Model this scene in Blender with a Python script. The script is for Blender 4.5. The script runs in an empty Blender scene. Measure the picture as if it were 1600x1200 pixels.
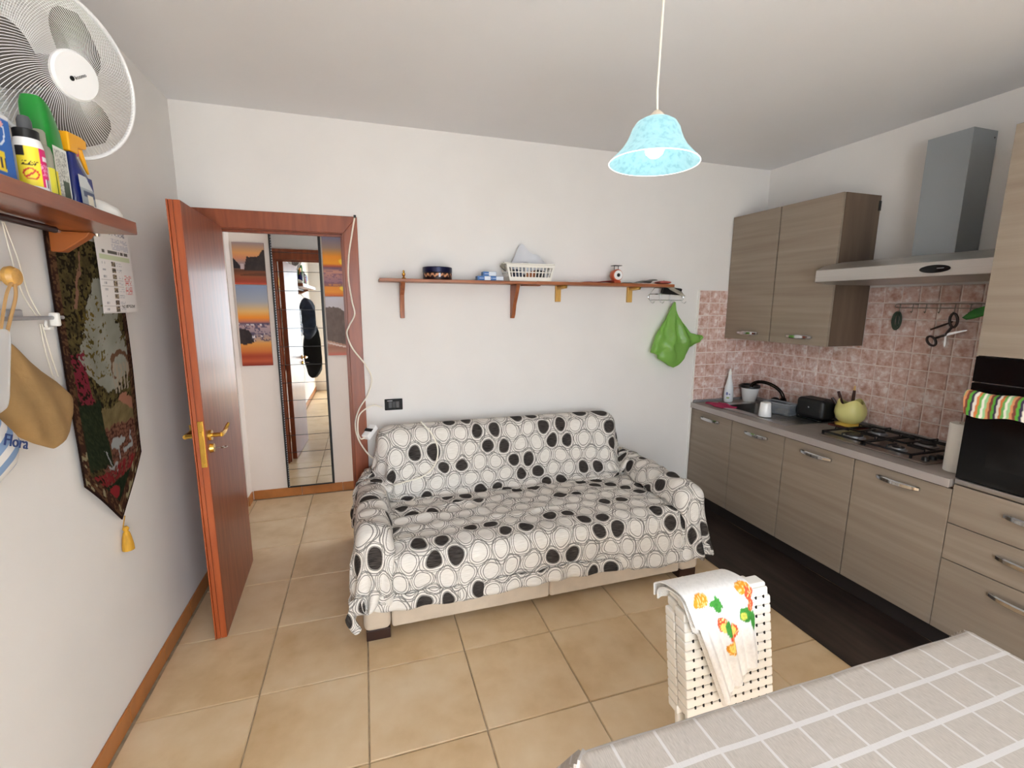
import bpy, bmesh, math, random
import numpy as np
from mathutils import Vector, Matrix
R_ = random.Random(7)
SC = bpy.context.scene
COL = SC.collection
PI = math.pi

# ------------------------------------------------------------------ camera
W = 4.116          # right wall x   (left wall x = 0, back wall y = 0, floor z = 0)
H = 2.717          # ceiling
CAM = Vector((0.9558, -3.1256, 1.6322))
YAW, PITCH, ROLL, FPX = 0.30746, -0.16750, 0.00572, 720.70
F = Vector((math.sin(YAW)*math.cos(PITCH), math.cos(YAW)*math.cos(PITCH), math.sin(PITCH)))
Rv = Vector((math.cos(YAW), -math.sin(YAW), 0)); Uv = Rv.cross(F)
R2 = Rv*math.cos(ROLL) + Uv*math.sin(ROLL); U2 = Uv*math.cos(ROLL) - Rv*math.sin(ROLL)
cd = bpy.data.cameras.new('camera'); cam = bpy.data.objects.new('camera', cd); COL.objects.link(cam)
cam.matrix_world = Matrix(((R2.x, U2.x, -F.x, CAM.x), (R2.y, U2.y, -F.y, CAM.y), (R2.z, U2.z, -F.z, CAM.z), (0, 0, 0, 1)))
cd.sensor_width = 36; cd.lens = FPX/1600*36; cd.clip_start = 0.02
SC.camera = cam

# ------------------------------------------------------------------ light
vs = SC.view_settings
vs.view_transform = 'Standard'; vs.look = 'None'; vs.gamma = 1; vs.use_curve_mapping = False
vs.exposure = 0.26
SKY = 9.0
w = bpy.data.worlds.new('world'); SC.world = w; w.use_nodes = True
bg = w.node_tree.nodes['Background']; bg.inputs[0].default_value = (0.84, 0.92, 1.0, 1); bg.inputs[1].default_value = SKY
try:
    SC.cycles.max_bounces = 8; SC.cycles.diffuse_bounces = 5; SC.cycles.caustics_reflective = False; SC.cycles.caustics_refractive = False
    SC.cycles.sample_clamp_indirect = 6
except Exception: pass
REAR_Y = -4.3
sun = bpy.data.lights.new('sun', 'SUN'); sun.energy = 22; sun.angle = .01; sun.color = (1, .97, .93)
so = bpy.data.objects.new('sun', sun); COL.objects.link(so)
so.rotation_euler = Vector((-.12, .30, -1)).to_track_quat('-Z', 'Y').to_euler()
WIN = (0.50, 2.45, 0.0, 2.30)        # glazed balcony door behind the camera: x0,x1,z0,z1
HALL_X = 2.3                         # end of the hallway, with its window
def portal(name, loc, rot, sx, sy):
    l = bpy.data.lights.new(name, 'AREA'); l.shape = 'RECTANGLE'; l.size = sx; l.size_y = sy
    l.cycles.is_portal = True
    o = bpy.data.objects.new(name, l); COL.objects.link(o); o.location = loc; o.rotation_euler = rot
portal('window_portal', ((WIN[0]+WIN[1])/2, REAR_Y-.13, 1.15), (PI/2, 0, 0), WIN[1]-WIN[0], 2.3)
portal('hall_portal', (HALL_X+.13, .57, 1.55), (0, PI/2, 0), 1.5, .8)

# ------------------------------------------------------------------ helpers
def lin(c): 
    c = c/255.0
    return c/12.92 if c <= 0.04045 else ((c+0.055)/1.055)**2.4
def rgb(r, g, b): return (lin(r), lin(g), lin(b), 1.0)
MATS = {}
def newmat(name):
    m = bpy.data.materials.new(name); m.use_nodes = True
    nt = m.node_tree; b = nt.nodes['Principled BSDF']
    MATS[name] = m
    return m, nt, b
def N(nt, t, **kw):
    n = nt.nodes.new(t)
    for k, v in kw.items(): setattr(n, k, v)
    return n
def noise_fac(nt, scale, stretch=(1, 1, 1), detail=4, coord='Position', rand=False):
    if coord == 'Position': src = N(nt, 'ShaderNodeNewGeometry').outputs['Position']
    else: src = N(nt, 'ShaderNodeTexCoord').outputs[coord]
    mp = N(nt, 'ShaderNodeMapping'); mp.inputs['Scale'].default_value = stretch
    nt.links.new(src, mp.inputs['Vector']); v = mp.outputs[0]
    if rand:
        oi = N(nt, 'ShaderNodeObjectInfo'); mm = N(nt, 'ShaderNodeMath', operation='MULTIPLY'); mm.inputs[1].default_value = 57.0
        nt.links.new(oi.outputs['Random'], mm.inputs[0])
        ad = N(nt, 'ShaderNodeVectorMath', operation='ADD'); nt.links.new(v, ad.inputs[0]); nt.links.new(mm.outputs[0], ad.inputs[1]); v = ad.outputs[0]
    nz = N(nt, 'ShaderNodeTexNoise'); nz.inputs['Scale'].default_value = scale; nz.inputs['Detail'].default_value = detail
    nt.links.new(v, nz.inputs['Vector'])
    return nz.outputs['Fac']
def ramp(nt, fac, stops):
    r = N(nt, 'ShaderNodeValToRGB'); e = r.color_ramp.elements
    while len(e) < len(stops): e.new(0.5)
    for el, (p, c) in zip(e, stops): el.position = p; el.color = c
    nt.links.new(fac, r.inputs['Fac']); return r.outputs['Color']
def sc_(c, k): return (min(c[0]*k, 1), min(c[1]*k, 1), min(c[2]*k, 1), 1)
def mat(name, c, rough=.5, metal=0, var=0, vs_=6, stretch=(1, 1, 1), bump=0, bs=60, coat=0, spec=.5, emis=0, ecol=None, trans=0, ior=1.45, sheen=0, alpha=1):
    if name in MATS: return MATS[name]
    m, nt, b = newmat(name)
    b.inputs['Roughness'].default_value = rough; b.inputs['Metallic'].default_value = metal
    b.inputs['Specular IOR Level'].default_value = spec; b.inputs['Coat Weight'].default_value = coat; b.inputs['Coat Roughness'].default_value = .08
    b.inputs['Transmission Weight'].default_value = trans; b.inputs['IOR'].default_value = ior; b.inputs['Alpha'].default_value = alpha
    b.inputs['Sheen Weight'].default_value = sheen
    b.inputs['Base Color'].default_value = c
    if emis: b.inputs['Emission Color'].default_value = ecol or c; b.inputs['Emission Strength'].default_value = emis
    if var:
        f = noise_fac(nt, vs_, stretch)
        nt.links.new(ramp(nt, f, [(.3, sc_(c, 1-var)), (.7, sc_(c, 1+var))]), b.inputs['Base Color'])
    if bump:
        f = noise_fac(nt, bs, stretch)
        bp = N(nt, 'ShaderNodeBump'); bp.inputs['Strength'].default_value = bump; bp.inputs['Distance'].default_value = .01
        nt.links.new(f, bp.inputs['Height']); nt.links.new(bp.outputs[0], b.inputs['Normal'])
    return m
def wood(name, c1, c2, stretch, rough=.4, coat=0, scale=3, bump=.05, c3=None):
    if name in MATS: return MATS[name]
    m, nt, b = newmat(name)
    f = noise_fac(nt, scale, stretch, 8)
    st = [(.32, c1), (.68, c2)]
    if c3: st = [(.25, c1), (.5, c3), (.72, c2)]
    nt.links.new(ramp(nt, f, st), b.inputs['Base Color'])
    b.inputs['Roughness'].default_value = rough; b.inputs['Coat Weight'].default_value = coat; b.inputs['Coat Roughness'].default_value = .12
    if bump:
        bp = N(nt, 'ShaderNodeBump'); bp.inputs['Strength'].default_value = bump; bp.inputs['Distance'].default_value = .004
        nt.links.new(f, bp.inputs['Height']); nt.links.new(bp.outputs[0], b.inputs['Normal'])
    return m
def printmat(name, rough=.6, spec=.4, coat=0):
    """colour comes from the mesh's own colour attribute: flat print on paper, cloth or plastic"""
    if name in MATS: return MATS[name]
    m, nt, b = newmat(name)
    a = N(nt, 'ShaderNodeVertexColor'); a.layer_name = 'Col'
    nt.links.new(a.outputs['Color'], b.inputs['Base Color'])
    b.inputs['Roughness'].default_value = rough; b.inputs['Specular IOR Level'].default_value = spec; b.inputs['Coat Weight'].default_value = coat
    return m

WM = {}                                           # world matrix of every object built (parents)
class MB:
    def __init__(s): s.v = []; s.f = []; s.wn = False
    def add(s, vs, fs):
        o = len(s.v); s.v += [tuple(v) for v in vs]; s.f += [tuple(i+o for i in f) for f in fs]; return s
    def box(s, x0, x1, y0, y1, z0, z1):
        x0, x1 = sorted((x0, x1)); y0, y1 = sorted((y0, y1)); z0, z1 = sorted((z0, z1))
        return s.add([(x0, y0, z0), (x1, y0, z0), (x1, y1, z0), (x0, y1, z0), (x0, y0, z1), (x1, y0, z1), (x1, y1, z1), (x0, y1, z1)],
                     [(0, 3, 2, 1), (4, 5, 6, 7), (0, 1, 5, 4), (1, 2, 6, 5), (2, 3, 7, 6), (3, 0, 4, 7)])
    def rbox(s, x0, x1, y0, y1, z0, z1, b=.004, seg=2):
        x0, x1 = sorted((x0, x1)); y0, y1 = sorted((y0, y1)); z0, z1 = sorted((z0, z1))
        bm = bmesh.new(); bmesh.ops.create_cube(bm, size=1)
        for v in bm.verts: v.co = Vector(((x0+x1)/2+v.co.x*(x1-x0), (y0+y1)/2+v.co.y*(y1-y0), (z0+z1)/2+v.co.z*(z1-z0)))
        b = min(b, .49*min(x1-x0, y1-y0, z1-z0))
        bmesh.ops.bevel(bm, geom=bm.edges[:], offset=b, segments=seg, affect='EDGES', profile=.5)
        s.wn = True; return s.bm(bm)
    def bm(s, bm):
        bm.verts.index_update()
        s.add([v.co[:] for v in bm.verts], [[v.index for v in f.verts] for f in bm.faces]); bm.free(); return s
    def tube(s, path, r, seg=8, closed=False, caps=True):
        P = [Vector(p) for p in path]; n = len(P); rr = r if isinstance(r, (list, tuple)) else [r]*n
        t0 = (P[1]-P[0]).normalized(); up = Vector((0, 0, 1)) if abs(t0.z) < .9 else Vector((1, 0, 0))
        a = t0.cross(up).normalized(); vs = []
        for i in range(n):
            if closed: t = (P[(i+1) % n]-P[i-1]).normalized()
            else: t = (P[min(i+1, n-1)]-P[max(i-1, 0)]).normalized()
            a = (a - t*a.dot(t)).normalized(); b = t.cross(a)
            vs += [P[i] + rr[i]*(math.cos(2*PI*k/seg)*a + math.sin(2*PI*k/seg)*b) for k in range(seg)]
        fs = []
        for i in range(n if closed else n-1):
            j = (i+1) % n
            for k in range(seg): l = (k+1) % seg; fs.append((i*seg+k, i*seg+l, j*seg+l, j*seg+k))
        if caps and not closed: fs += [tuple(range(seg))[::-1], tuple((n-1)*seg+k for k in range(seg))]
        return s.add(vs, fs)
    def cyl(s, p0, p1, r0, r1=None, seg=16): return s.tube([p0, p1], [r0, r0 if r1 is None else r1], seg)
    def lathe(s, prof, c=(0, 0, 0), seg=24, M=None, caps=True):
        """prof: (radius, height) list; axis z through c, or matrix M"""
        M = M or Matrix.Translation(c); vs = []; fs = []; n = len(prof)
        for r, h in prof: vs += [M @ Vector((r*math.cos(2*PI*k/seg), r*math.sin(2*PI*k/seg), h)) for k in range(seg)]
        for i in range(n-1):
            for k in range(seg): l = (k+1) % seg; fs.append((i*seg+k, i*seg+l, (i+1)*seg+l, (i+1)*seg+k))
        if caps:
            if prof[0][0] > 1e-5: fs.append(tuple(range(seg))[::-1])
            if prof[-1][0] > 1e-5: fs.append(tuple((n-1)*seg+k for k in range(seg)))
        return s.add(vs, fs)
    def prism(s, poly, axis, a0, a1):
        """poly: 2D points in the two other axes (in order x,y,z without axis)"""
        def mk(p, a): q = list(p); q.insert(axis, a); return tuple(q)
        n = len(poly); vs = [mk(p, a0) for p in poly]+[mk(p, a1) for p in poly]
        return s.add(vs, [tuple(range(n))[::-1], tuple(range(n, 2*n))]+[(i, (i+1) % n, n+(i+1) % n, n+i) for i in range(n)])
    def pillow(s, outline, fr, thick, rings=(1, .97, .88, .7, .45, .2), cx=None, pw=.5, wob=0):
        """closed soft pouch from a 2D outline; fr(a,b,d) gives the 3D point"""
        n = len(outline); c = cx or (sum(p[0] for p in outline)/n, sum(p[1] for p in outline)/n)
        ring = []
        for sgn in (1, -1):
            for q in (rings if sgn == 1 else rings[1:]):
                ring.append([(c[0]+(p[0]-c[0])*q, c[1]+(p[1]-c[1])*q, sgn*thick*max(0, 1-q*q)**pw*(1+wob*math.sin(7*p[0]/thick*.2+9*q+p[1]*40))) for p in outline])
        L = len(rings); vs = []; 
        for g in ring: vs += [fr(*p) for p in g]
        ct = len(vs); vs.append(fr(c[0], c[1], thick)); cb = len(vs); vs.append(fr(c[0], c[1], -thick)); fs = []
        def strip(i, j, flip):
            for k in range(n):
                l = (k+1) % n; q = (i*n+k, i*n+l, j*n+l, j*n+k); fs.append(q[::-1] if flip else q)
        for i in range(L-1): strip(i, i+1, False)
        strip(0, L, True)
        for i in range(L, 2*L-2): strip(i, i+1, True)
        for k in range(n):
            l = (k+1) % n; fs.append(((L-1)*n+k, (L-1)*n+l, ct)); fs.append(((2*L-2)*n+l, (2*L-2)*n+k, cb))
        return s.add(vs, fs)
    def build(s, name, m, parent=None, smooth=35, bevel=0, normals=True):
        me = bpy.data.meshes.new(name); vs = s.v
        if parent is not None:
            Mi = WM[parent.name].inverted(); vs = [Mi @ Vector(v) for v in vs]
        me.from_pydata(vs, [], s.f)
        if normals or bevel:
            bm = bmesh.new(); bm.from_mesh(me)
            if bevel: bmesh.ops.bevel(bm, geom=[e for e in bm.edges if e.is_manifold and e.calc_face_angle(0) > .6], offset=bevel, segments=2, affect='EDGES', profile=.5)
            bmesh.ops.recalc_face_normals(bm, faces=bm.faces[:]); bm.to_mesh(me); bm.free()
        o = link(name, me, m, parent, smooth)
        if (s.wn or bevel) and smooth:
            try: o.data.attributes.remove(o.data.attributes['sharp_edge'])
            except Exception: pass
            md = o.modifiers.new('wn', 'WEIGHTED_NORMAL'); md.weight = 100
        return o
def link(name, me, m, parent=None, smooth=35):
    if m is not None: me.materials.append(MATS[m] if isinstance(m, str) else m)
    if smooth:
        me.polygons.foreach_set('use_smooth', [True]*len(me.polygons))
        try: me.set_sharp_from_angle(angle=math.radians(smooth))
        except Exception: pass
    o = bpy.data.objects.new(name, me); COL.objects.link(o)
    if parent is not None: o.parent = parent; WM[o.name] = WM[parent.name].copy()
    else: WM[o.name] = Matrix.Identity(4)
    return o
def place(o, x, y, z):
    """move a top-level mesh's origin to its base without moving the mesh"""
    for v in o.data.vertices: v.co -= Vector((x, y, z))
    o.location = (x, y, z); WM[o.name] = Matrix.Translation((x, y, z)); return o
def thing(name, label, cat, loc, rz=0, group=None):
    o = bpy.data.objects.new(name, None); COL.objects.link(o); o.empty_display_size = .05
    o.location = loc; o.rotation_euler = (0, 0, rz); WM[o.name] = Matrix.Translation(loc) @ Matrix.Rotation(rz, 4, 'Z')
    o['label'] = label; o['category'] = cat
    if group: o['group'] = group
    return o
def tag(o, label, cat, group=None):
    o['label'] = label; o['category'] = cat
    if group: o['group'] = group
    return o
def struct(o): o['kind'] = 'structure'; return o
def sroot(name, loc=(0, 0, 0)):
    o = bpy.data.objects.new(name, None); COL.objects.link(o); o.location = loc; o.empty_display_size = .05
    WM[o.name] = Matrix.Translation(loc); o['kind'] = 'structure'; return o
def copy_tree(o, parent=None):
    c = o.copy(); COL.objects.link(c); c.parent = parent
    for ch in list(o.children): copy_tree(ch, c)
    return c
def sheet(name, m, fn, nu, nv, parent=None, thick=0, colf=None, uvf=None, smooth=60, sub=0):
    """grid surface fn(u,v)->point, u,v in 0..1; optional colours colf(u,v) and metric uv"""
    vs = []; cs = []; us = []
    for j in range(nv+1):
        for i in range(nu+1):
            u, v = i/nu, j/nv; vs.append(tuple(fn(u, v)))
            if colf: cs.append(colf(u, v))
            if uvf: us.append(uvf(u, v))
    fs = [(j*(nu+1)+i, j*(nu+1)+i+1, (j+1)*(nu+1)+i+1, (j+1)*(nu+1)+i) for j in range(nv) for i in range(nu)]
    n0 = len(vs)
    if thick:
        nrm = []
        for j in range(nv+1):
            for i in range(nu+1):
                a = Vector(vs[j*(nu+1)+min(i+1, nu)])-Vector(vs[j*(nu+1)+max(i-1, 0)]); b = Vector(vs[min(j+1, nv)*(nu+1)+i])-Vector(vs[max(j-1, 0)*(nu+1)+i])
                nrm.append(a.cross(b).normalized())
        vs += [tuple(Vector(vs[k])-nrm[k]*thick) for k in range(n0)]
        fs += [tuple(n0+i for i in f)[::-1] for f in fs]
        rim = [i for i in range(nu+1)]+[j*(nu+1)+nu for j in range(1, nv+1)]+[nv*(nu+1)+i for i in range(nu-1, -1, -1)]+[j*(nu+1) for j in range(nv-1, 0, -1)]
        for a, b in zip(rim, rim[1:]+rim[:1]): fs.append((b, a, n0+a, n0+b))
        if colf: cs += cs
        if uvf: us += us
    if parent is not None:
        Mi = WM[parent.name].inverted(); vs = [tuple(Mi @ Vector(v)) for v in vs]
    me = bpy.data.meshes.new(name); me.from_pydata(vs, [], fs)
    if colf:
        at = me.color_attributes.new('Col', 'FLOAT_COLOR', 'POINT'); a = np.ones((len(vs), 4), 'f'); a[:, :3] = np.array(cs)[:, :3]; at.data.foreach_set('color', a.ravel())
    if uvf:
        ul = me.uv_layers.new(name='UVMap'); li = np.empty(len(me.loops), 'i'); me.loops.foreach_get('vertex_index', li); ul.data.foreach_set('uv', np.array(us, 'f')[li].ravel())
    o = link(name, me, m, parent, smooth)
    if sub: md = o.modifiers.new('sub', 'SUBSURF'); md.levels = sub; md.render_levels = sub
    return o
def text(name, s, size, M4, m, parent, depth=.0004):
    cu = bpy.data.curves.new('t', 'FONT'); cu.body = s; cu.size = size; cu.extrude = depth; cu.align_x = 'CENTER'; cu.align_y = 'CENTER'; cu.resolution_u = 3
    o = bpy.data.objects.new('t', cu); COL.objects.link(o)
    dg = bpy.context.evaluated_depsgraph_get(); me = bpy.data.meshes.new_from_object(o.evaluated_get(dg)); bpy.data.objects.remove(o)
    Mi = WM[parent.name].inverted() @ M4; me.transform(Mi); me.name = name
    me.materials.clear(); return link(name, me, m, parent, 0)
def frame_m(o, xa, ya):
    xa = Vector(xa).normalized(); za = xa.cross(Vector(ya)).normalized(); ya = za.cross(xa)
    return Matrix(((xa.x, ya.x, za.x, o[0]), (xa.y, ya.y, za.y, o[1]), (xa.z, ya.z, za.z, o[2]), (0, 0, 0, 1)))
def smoothstep(a, b, x): 
    t = min(max((x-a)/(b-a), 0), 1); return t*t*(3-2*t)
def hsh(*a):
    v = math.sin(sum(x*k for x, k in zip(a, (127.1, 311.7, 74.7))))*43758.5453; return v-math.floor(v)
def vnoise(x, y, s=0):
    xi, yi = math.floor(x), math.floor(y); fx, fy = x-xi, y-yi; fx = fx*fx*(3-2*fx); fy = fy*fy*(3-2*fy)
    a, b, c, d = hsh(xi, yi, s), hsh(xi+1, yi, s), hsh(xi, yi+1, s), hsh(xi+1, yi+1, s)
    return (a*(1-fx)+b*fx)*(1-fy)+(c*(1-fx)+d*fx)*fy
def fbm(x, y, s=0): return .5*vnoise(x, y, s)+.3*vnoise(2*x+5, 2*y, s)+.2*vnoise(4*x, 4*y+3, s)
def mix(a, b, t): return tuple(a[i]*(1-t)+b[i]*t for i in range(3))

# ------------------------------------------------------------------ materials
mat('wall_paint', rgb(230, 227, 224), .85, var=.02, vs_=3, bump=.04, bs=180)
mat('ceiling_paint', rgb(229, 229, 231), .9, var=.015, vs_=2)
mat('hall_paint', rgb(236, 224, 214), .85, var=.02, vs_=3, bump=.04, bs=180)
mat('grout_floor', rgb(168, 150, 124), .85, var=.25, vs_=25)
mat('grout_wall', rgb(232, 220, 214), .75)
mat('skirting', rgb(176, 112, 58), .35, var=.12, vs_=12, coat=.2)
def floor_tile_mat():
    m, nt, b = newmat('floor_tile')
    f = noise_fac(nt, 3.2, (1, 1, 1), 6, 'Position', True); f2 = noise_fac(nt, 11, (1, 1, 1), 5, 'Position', True)
    mx = N(nt, 'ShaderNodeMath', operation='MULTIPLY_ADD'); mx.inputs[1].default_value = .35; nt.links.new(f2, mx.inputs[0]); 
    m2 = N(nt, 'ShaderNodeMath', operation='MULTIPLY'); m2.inputs[1].default_value = .65; nt.links.new(f, m2.inputs[0]); nt.links.new(m2.outputs[0], mx.inputs[2])
    nt.links.new(ramp(nt, mx.outputs[0], [(.3, rgb(196, 164, 122)), (.5, rgb(214, 187, 149)), (.7, rgb(223, 201, 168))]), b.inputs['Base Color'])
    b.inputs['Roughness'].default_value = .32; b.inputs['Specular IOR Level'].default_value = .5
    bp = N(nt, 'ShaderNodeBump'); bp.inputs['Strength'].default_value = .04; bp.inputs['Distance'].default_value = .004
    nt.links.new(f2, bp.inputs['Height']); nt.links.new(bp.outputs[0], b.inputs['Normal'])
floor_tile_mat()
def wall_tile_mat():
    m, nt, b = newmat('wall_tile')
    f = noise_fac(nt, 22, (1, 1, 1), 3, 'Position', True); f2 = noise_fac(nt, 60, (1, 1, 1), 5, 'Position', True)
    a = N(nt, 'ShaderNodeMath', operation='MULTIPLY'); a.inputs[1].default_value = .68; nt.links.new(f, a.inputs[0])
    c = N(nt, 'ShaderNodeMath', operation='MULTIPLY_ADD'); c.inputs[1].default_value = .32; nt.links.new(f2, c.inputs[0]); nt.links.new(a.outputs[0], c.inputs[2])
    nt.links.new(ramp(nt, c.outputs[0], [(.35, rgb(182, 138, 120)), (.45, rgb(203, 168, 156)), (.54, rgb(215, 189, 181)), (.63, rgb(234, 223, 219))]), b.inputs['Base Color'])
    b.inputs['Roughness'].default_value = .38
wall_tile_mat()
wood('cherry_door', rgb(124, 58, 30), rgb(152, 78, 44), (9, 9, .9), .42, .08, 4, 0)
wood('cherry_edge', rgb(156, 72, 32), rgb(176, 88, 44), (9, 9, .9), .4, .1, 4, .02)
wood('cherry_shelf', rgb(112, 54, 28), rgb(142, 74, 42), (9, 1, 9), .28, .3, 4, .02)
wood('pine_red', rgb(130, 72, 40), rgb(168, 100, 58), (1.2, 14, 14), .45, .1, 4, .04)
wood('pine_red_v', rgb(130, 70, 38), rgb(166, 96, 54), (14, 14, 1.2), .45, .1, 4, .04)
wood('pine_yellow', rgb(196, 148, 66), rgb(216, 172, 92), (14, 14, 1.4), .5, .1, 4, .04)
wood('taupe_oak', rgb(130, 115, 101), rgb(150, 136, 121), (4, .5, 13), .48, 0, 2.4, .03, rgb(140, 126, 111))
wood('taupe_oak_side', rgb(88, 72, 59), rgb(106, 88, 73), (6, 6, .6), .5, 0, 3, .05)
wood('worktop_grey', rgb(138, 129, 122), rgb(156, 147, 140), (3, 1, 3), .4, 0, 4, .02)
wood('vinyl_runner', rgb(26, 19, 16), rgb(58, 46, 40), (7, .8, 7), .42, .1, 3, .05)
mat('plinth_dark', rgb(40, 34, 32), .5)
mat('gap_dark', rgb(30, 25, 22), .9)
mat('brass', rgb(214, 170, 78), .2, 1)
mat('chrome', rgb(206, 206, 208), .12, 1)
mat('steel', rgb(190, 190, 190), .3, 1, var=.04, vs_=4, stretch=(1, 1, 30))
mat('steel_hood', rgb(200, 198, 194), .36, 1, var=.04, vs_=4, stretch=(30, .6, 30))
mat('hood_paint', rgb(150, 156, 160), .45, .35)
mat('mirror_glass', rgb(236, 238, 236), .015, 1)
mat('black_plastic', rgb(20, 20, 21), .4)
mat('black_gloss', rgb(6, 6, 7), .16, spec=.35)
mat('black_iron', rgb(18, 17, 17), .5, bump=.1, bs=120)
mat('white_plastic', rgb(234, 232, 226), .4)
mat('white_gloss', rgb(240, 240, 240), .22)
mat('cream_plastic', rgb(232, 224, 206), .45)
mat('wire_metal', rgb(150, 142, 130), .35, .9)
mat('grey_metal', rgb(170, 172, 176), .4, .6)
mat('sofa_suede', rgb(206, 190, 170), .9, var=.09, vs_=9, bump=.06, bs=150, sheen=.3)
mat('sofa_dark', rgb(120, 110, 102), .9, var=.08, vs_=9)
mat('foot_wood', rgb(52, 30, 22), .4)
mat('cable_white', rgb(238, 232, 218), .45)
mat('twine', rgb(190, 150, 100), .9)
mat('cord_white', rgb(232, 226, 212), .8)

# ------------------------------------------------------------------ the room
TS, TX, TY = 0.44173, 0.4589, -1.6221
fl = struct(MB().box(-1.3, W+.12, REAR_Y-.12, 1.16, -.12, -.006).build('floor', 'grout_floor', smooth=0))
tile_meshes = {}
def floor_tile(x0, x1, y0, y1):
    g = .0022; key = (round(x1-x0, 3), round(y1-y0, 3))
    if key not in tile_meshes:
        a, b = x1-x0-2*g, y1-y0-2*g; e = .0025
        me = bpy.data.meshes.new('tile'); A, B = a/2, b/2
        me.from_pydata([(-A, -B, -.006), (A, -B, -.006), (A, B, -.006), (-A, B, -.006), (-A+e, -B+e, 0), (A-e, -B+e, 0), (A-e, B-e, 0), (-A+e, B-e, 0)], [],
                       [(4, 5, 6, 7), (0, 1, 5, 4), (1, 2, 6, 5), (2, 3, 7, 6), (3, 0, 4, 7)])
        me.materials.append(MATS['floor_tile']); tile_meshes[key] = me
    o = bpy.data.objects.new('tile', tile_meshes[key]); COL.objects.link(o); o.parent = fl
    o.location = ((x0+x1)/2, (y0+y1)/2, R_.uniform(-.0006, .0004))
for i in range(-4, 10):
    for j in range(-7, 7):
        x0, x1 = TX+i*TS, TX+(i+1)*TS; y0, y1 = TY+j*TS, TY+(j+1)*TS
        x0, x1 = max(x0, 0 if y0 < -.05 else -1.2), min(x1, W); y0, y1 = max(y0, REAR_Y), min(y1, 1.05)
        if y0 > 0 and x0 > HALL_X: continue
        if x1-x0 > .03 and y1-y0 > .03: floor_tile(x0, x1, y0, y1)

struct(MB().box(-1.2, W+.1, REAR_Y-.12, 1.16, H, H+.1).build('ceiling', 'ceiling_paint', smooth=0))
struct(MB().box(-.12, 0, REAR_Y-.12, .12, 0, H).build('wall_left', 'wall_paint', smooth=0))
struct(MB().box(W, W+.12, REAR_Y-.12, .12, 0, H).build('wall_right', 'wall_paint', smooth=0))
DX0, DX1, DZ = .125, .868, 2.085                         # door opening in the back wall
b = MB().box(0, DX0, 0, .12, 0, H); b.box(DX1, W, 0, .12, 0, H); b.box(DX0, DX1, 0, .12, DZ, H)
struct(b.build('wall_back', 'wall_paint', smooth=0))
b = MB().box(0, WIN[0], REAR_Y-.12, REAR_Y, 0, H); b.box(WIN[1], W, REAR_Y-.12, REAR_Y, 0, H); b.box(WIN[0], WIN[1], REAR_Y-.12, REAR_Y, WIN[3], H)
struct(b.build('wall_rear', 'wall_paint', smooth=0))
# hallway beyond the door
b = MB().box(-.016, HALL_X, 1.055, 1.16, 0, H); b.box(-1.2, -.016, .92, 1.16, 0, H)
struct(b.build('wall_hall', 'hall_paint', smooth=0))
struct(MB().box(-1.3, -1.2, .0, 1.16, 0, H).build('wall_hall_end', 'hall_paint', smooth=0))
b = MB().box(-1.2, -.12, 0, .12, 0, H); struct(b.build('wall_hall_front', 'hall_paint', smooth=0))
b = MB().box(HALL_X, HALL_X+.12, .12, .17, 0, H); b.box(HALL_X, HALL_X+.12, .97, 1.055, 0, H); b.box(HALL_X, HALL_X+.12, .17, .97, 0, .8); b.box(HALL_X, HALL_X+.12, .17, .97, 2.3, H)
struct(b.build('wall_hall_right', 'hall_paint', smooth=0))
# balcony door behind the camera and hall window: frames
def window(name, axis, c, a0, a1, z0, z1, mull):
    r = sroot(name); t = .055
    def bx(p, q, zz0, zz1):
        m = MB()
        if axis == 1: m.rbox(p, q, c-.03, c+.03, zz0, zz1, .006)
        else: m.rbox(c-.03, c+.03, p, q, zz0, zz1, .006)
        return m
    for p, q, u, v in [(a0, a0+t, z0, z1), (a1-t, a1, z0, z1)]+[(m_-t, m_+t, z0, z1) for m_ in mull]: bx(p, q, u, v).build('window_stile', 'white_plastic', r)
    e = [a0+t]+[q for m_ in mull for q in (m_-t, m_+t)]+[a1-t]
    for k in range(0, len(e), 2):
        bx(e[k], e[k+1], z1-t, z1).build('window_rail', 'white_plastic', r); bx(e[k], e[k+1], z0, z0+t+.04).build('window_rail', 'white_plastic', r)
    return r
window('window_1', 1, REAR_Y-.06, WIN[0], WIN[1], WIN[2]+.001, WIN[3], [(WIN[0]+WIN[1])/2])
window('window_2', 0, HALL_X+.06, .17, .97, .8, 2.3, [])
struct(MB().box(-6, 12, -12, REAR_Y-.13, -.2, -.08).build('bounce_slab', mat('bounce_slab_pale', rgb(200, 196, 190), .8, var=.08), smooth=0))  # unseen slab added outside to bounce sun and sky up to the ceiling

# skirting: fired-clay pieces with pale joints
def skirting(name, axis, c, a0, a1, depth, sgn, first):
    r = sroot(name); edges = [a0]; x = first
    while x < a1: 
        if x > a0+.02: edges.append(x)
        x += TS*.76
    edges.append(a1)
    for p, q in zip(edges, edges[1:]):
        m = MB(); g = .0012
        if axis == 0: m.rbox(c, c+sgn*depth, p+g, q-g, .0, .078, .003, 2)
        else: m.rbox(p+g, q-g, c, c+sgn*depth, .0, .078, .003, 2)
        m.build('skirting_tile', 'skirting', r)
    return r
skirting('baseboard_left', 0, 0.0, REAR_Y, -.002, .010, 1, -4.2)
skirting('baseboard_back', 1, 0.0, .94, W-.62, .010, -1, 1.2)
skirting('baseboard_hall', 1, 1.055, -.004, HALL_X, .010, -1, .37)
skirting('baseboard_hall_return', 0, -.016, .912, 1.044, .010, 1, 3)
skirting('baseboard_hall_left', 1, .92, -1.2, -.017, .010, -1, -.6)

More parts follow.
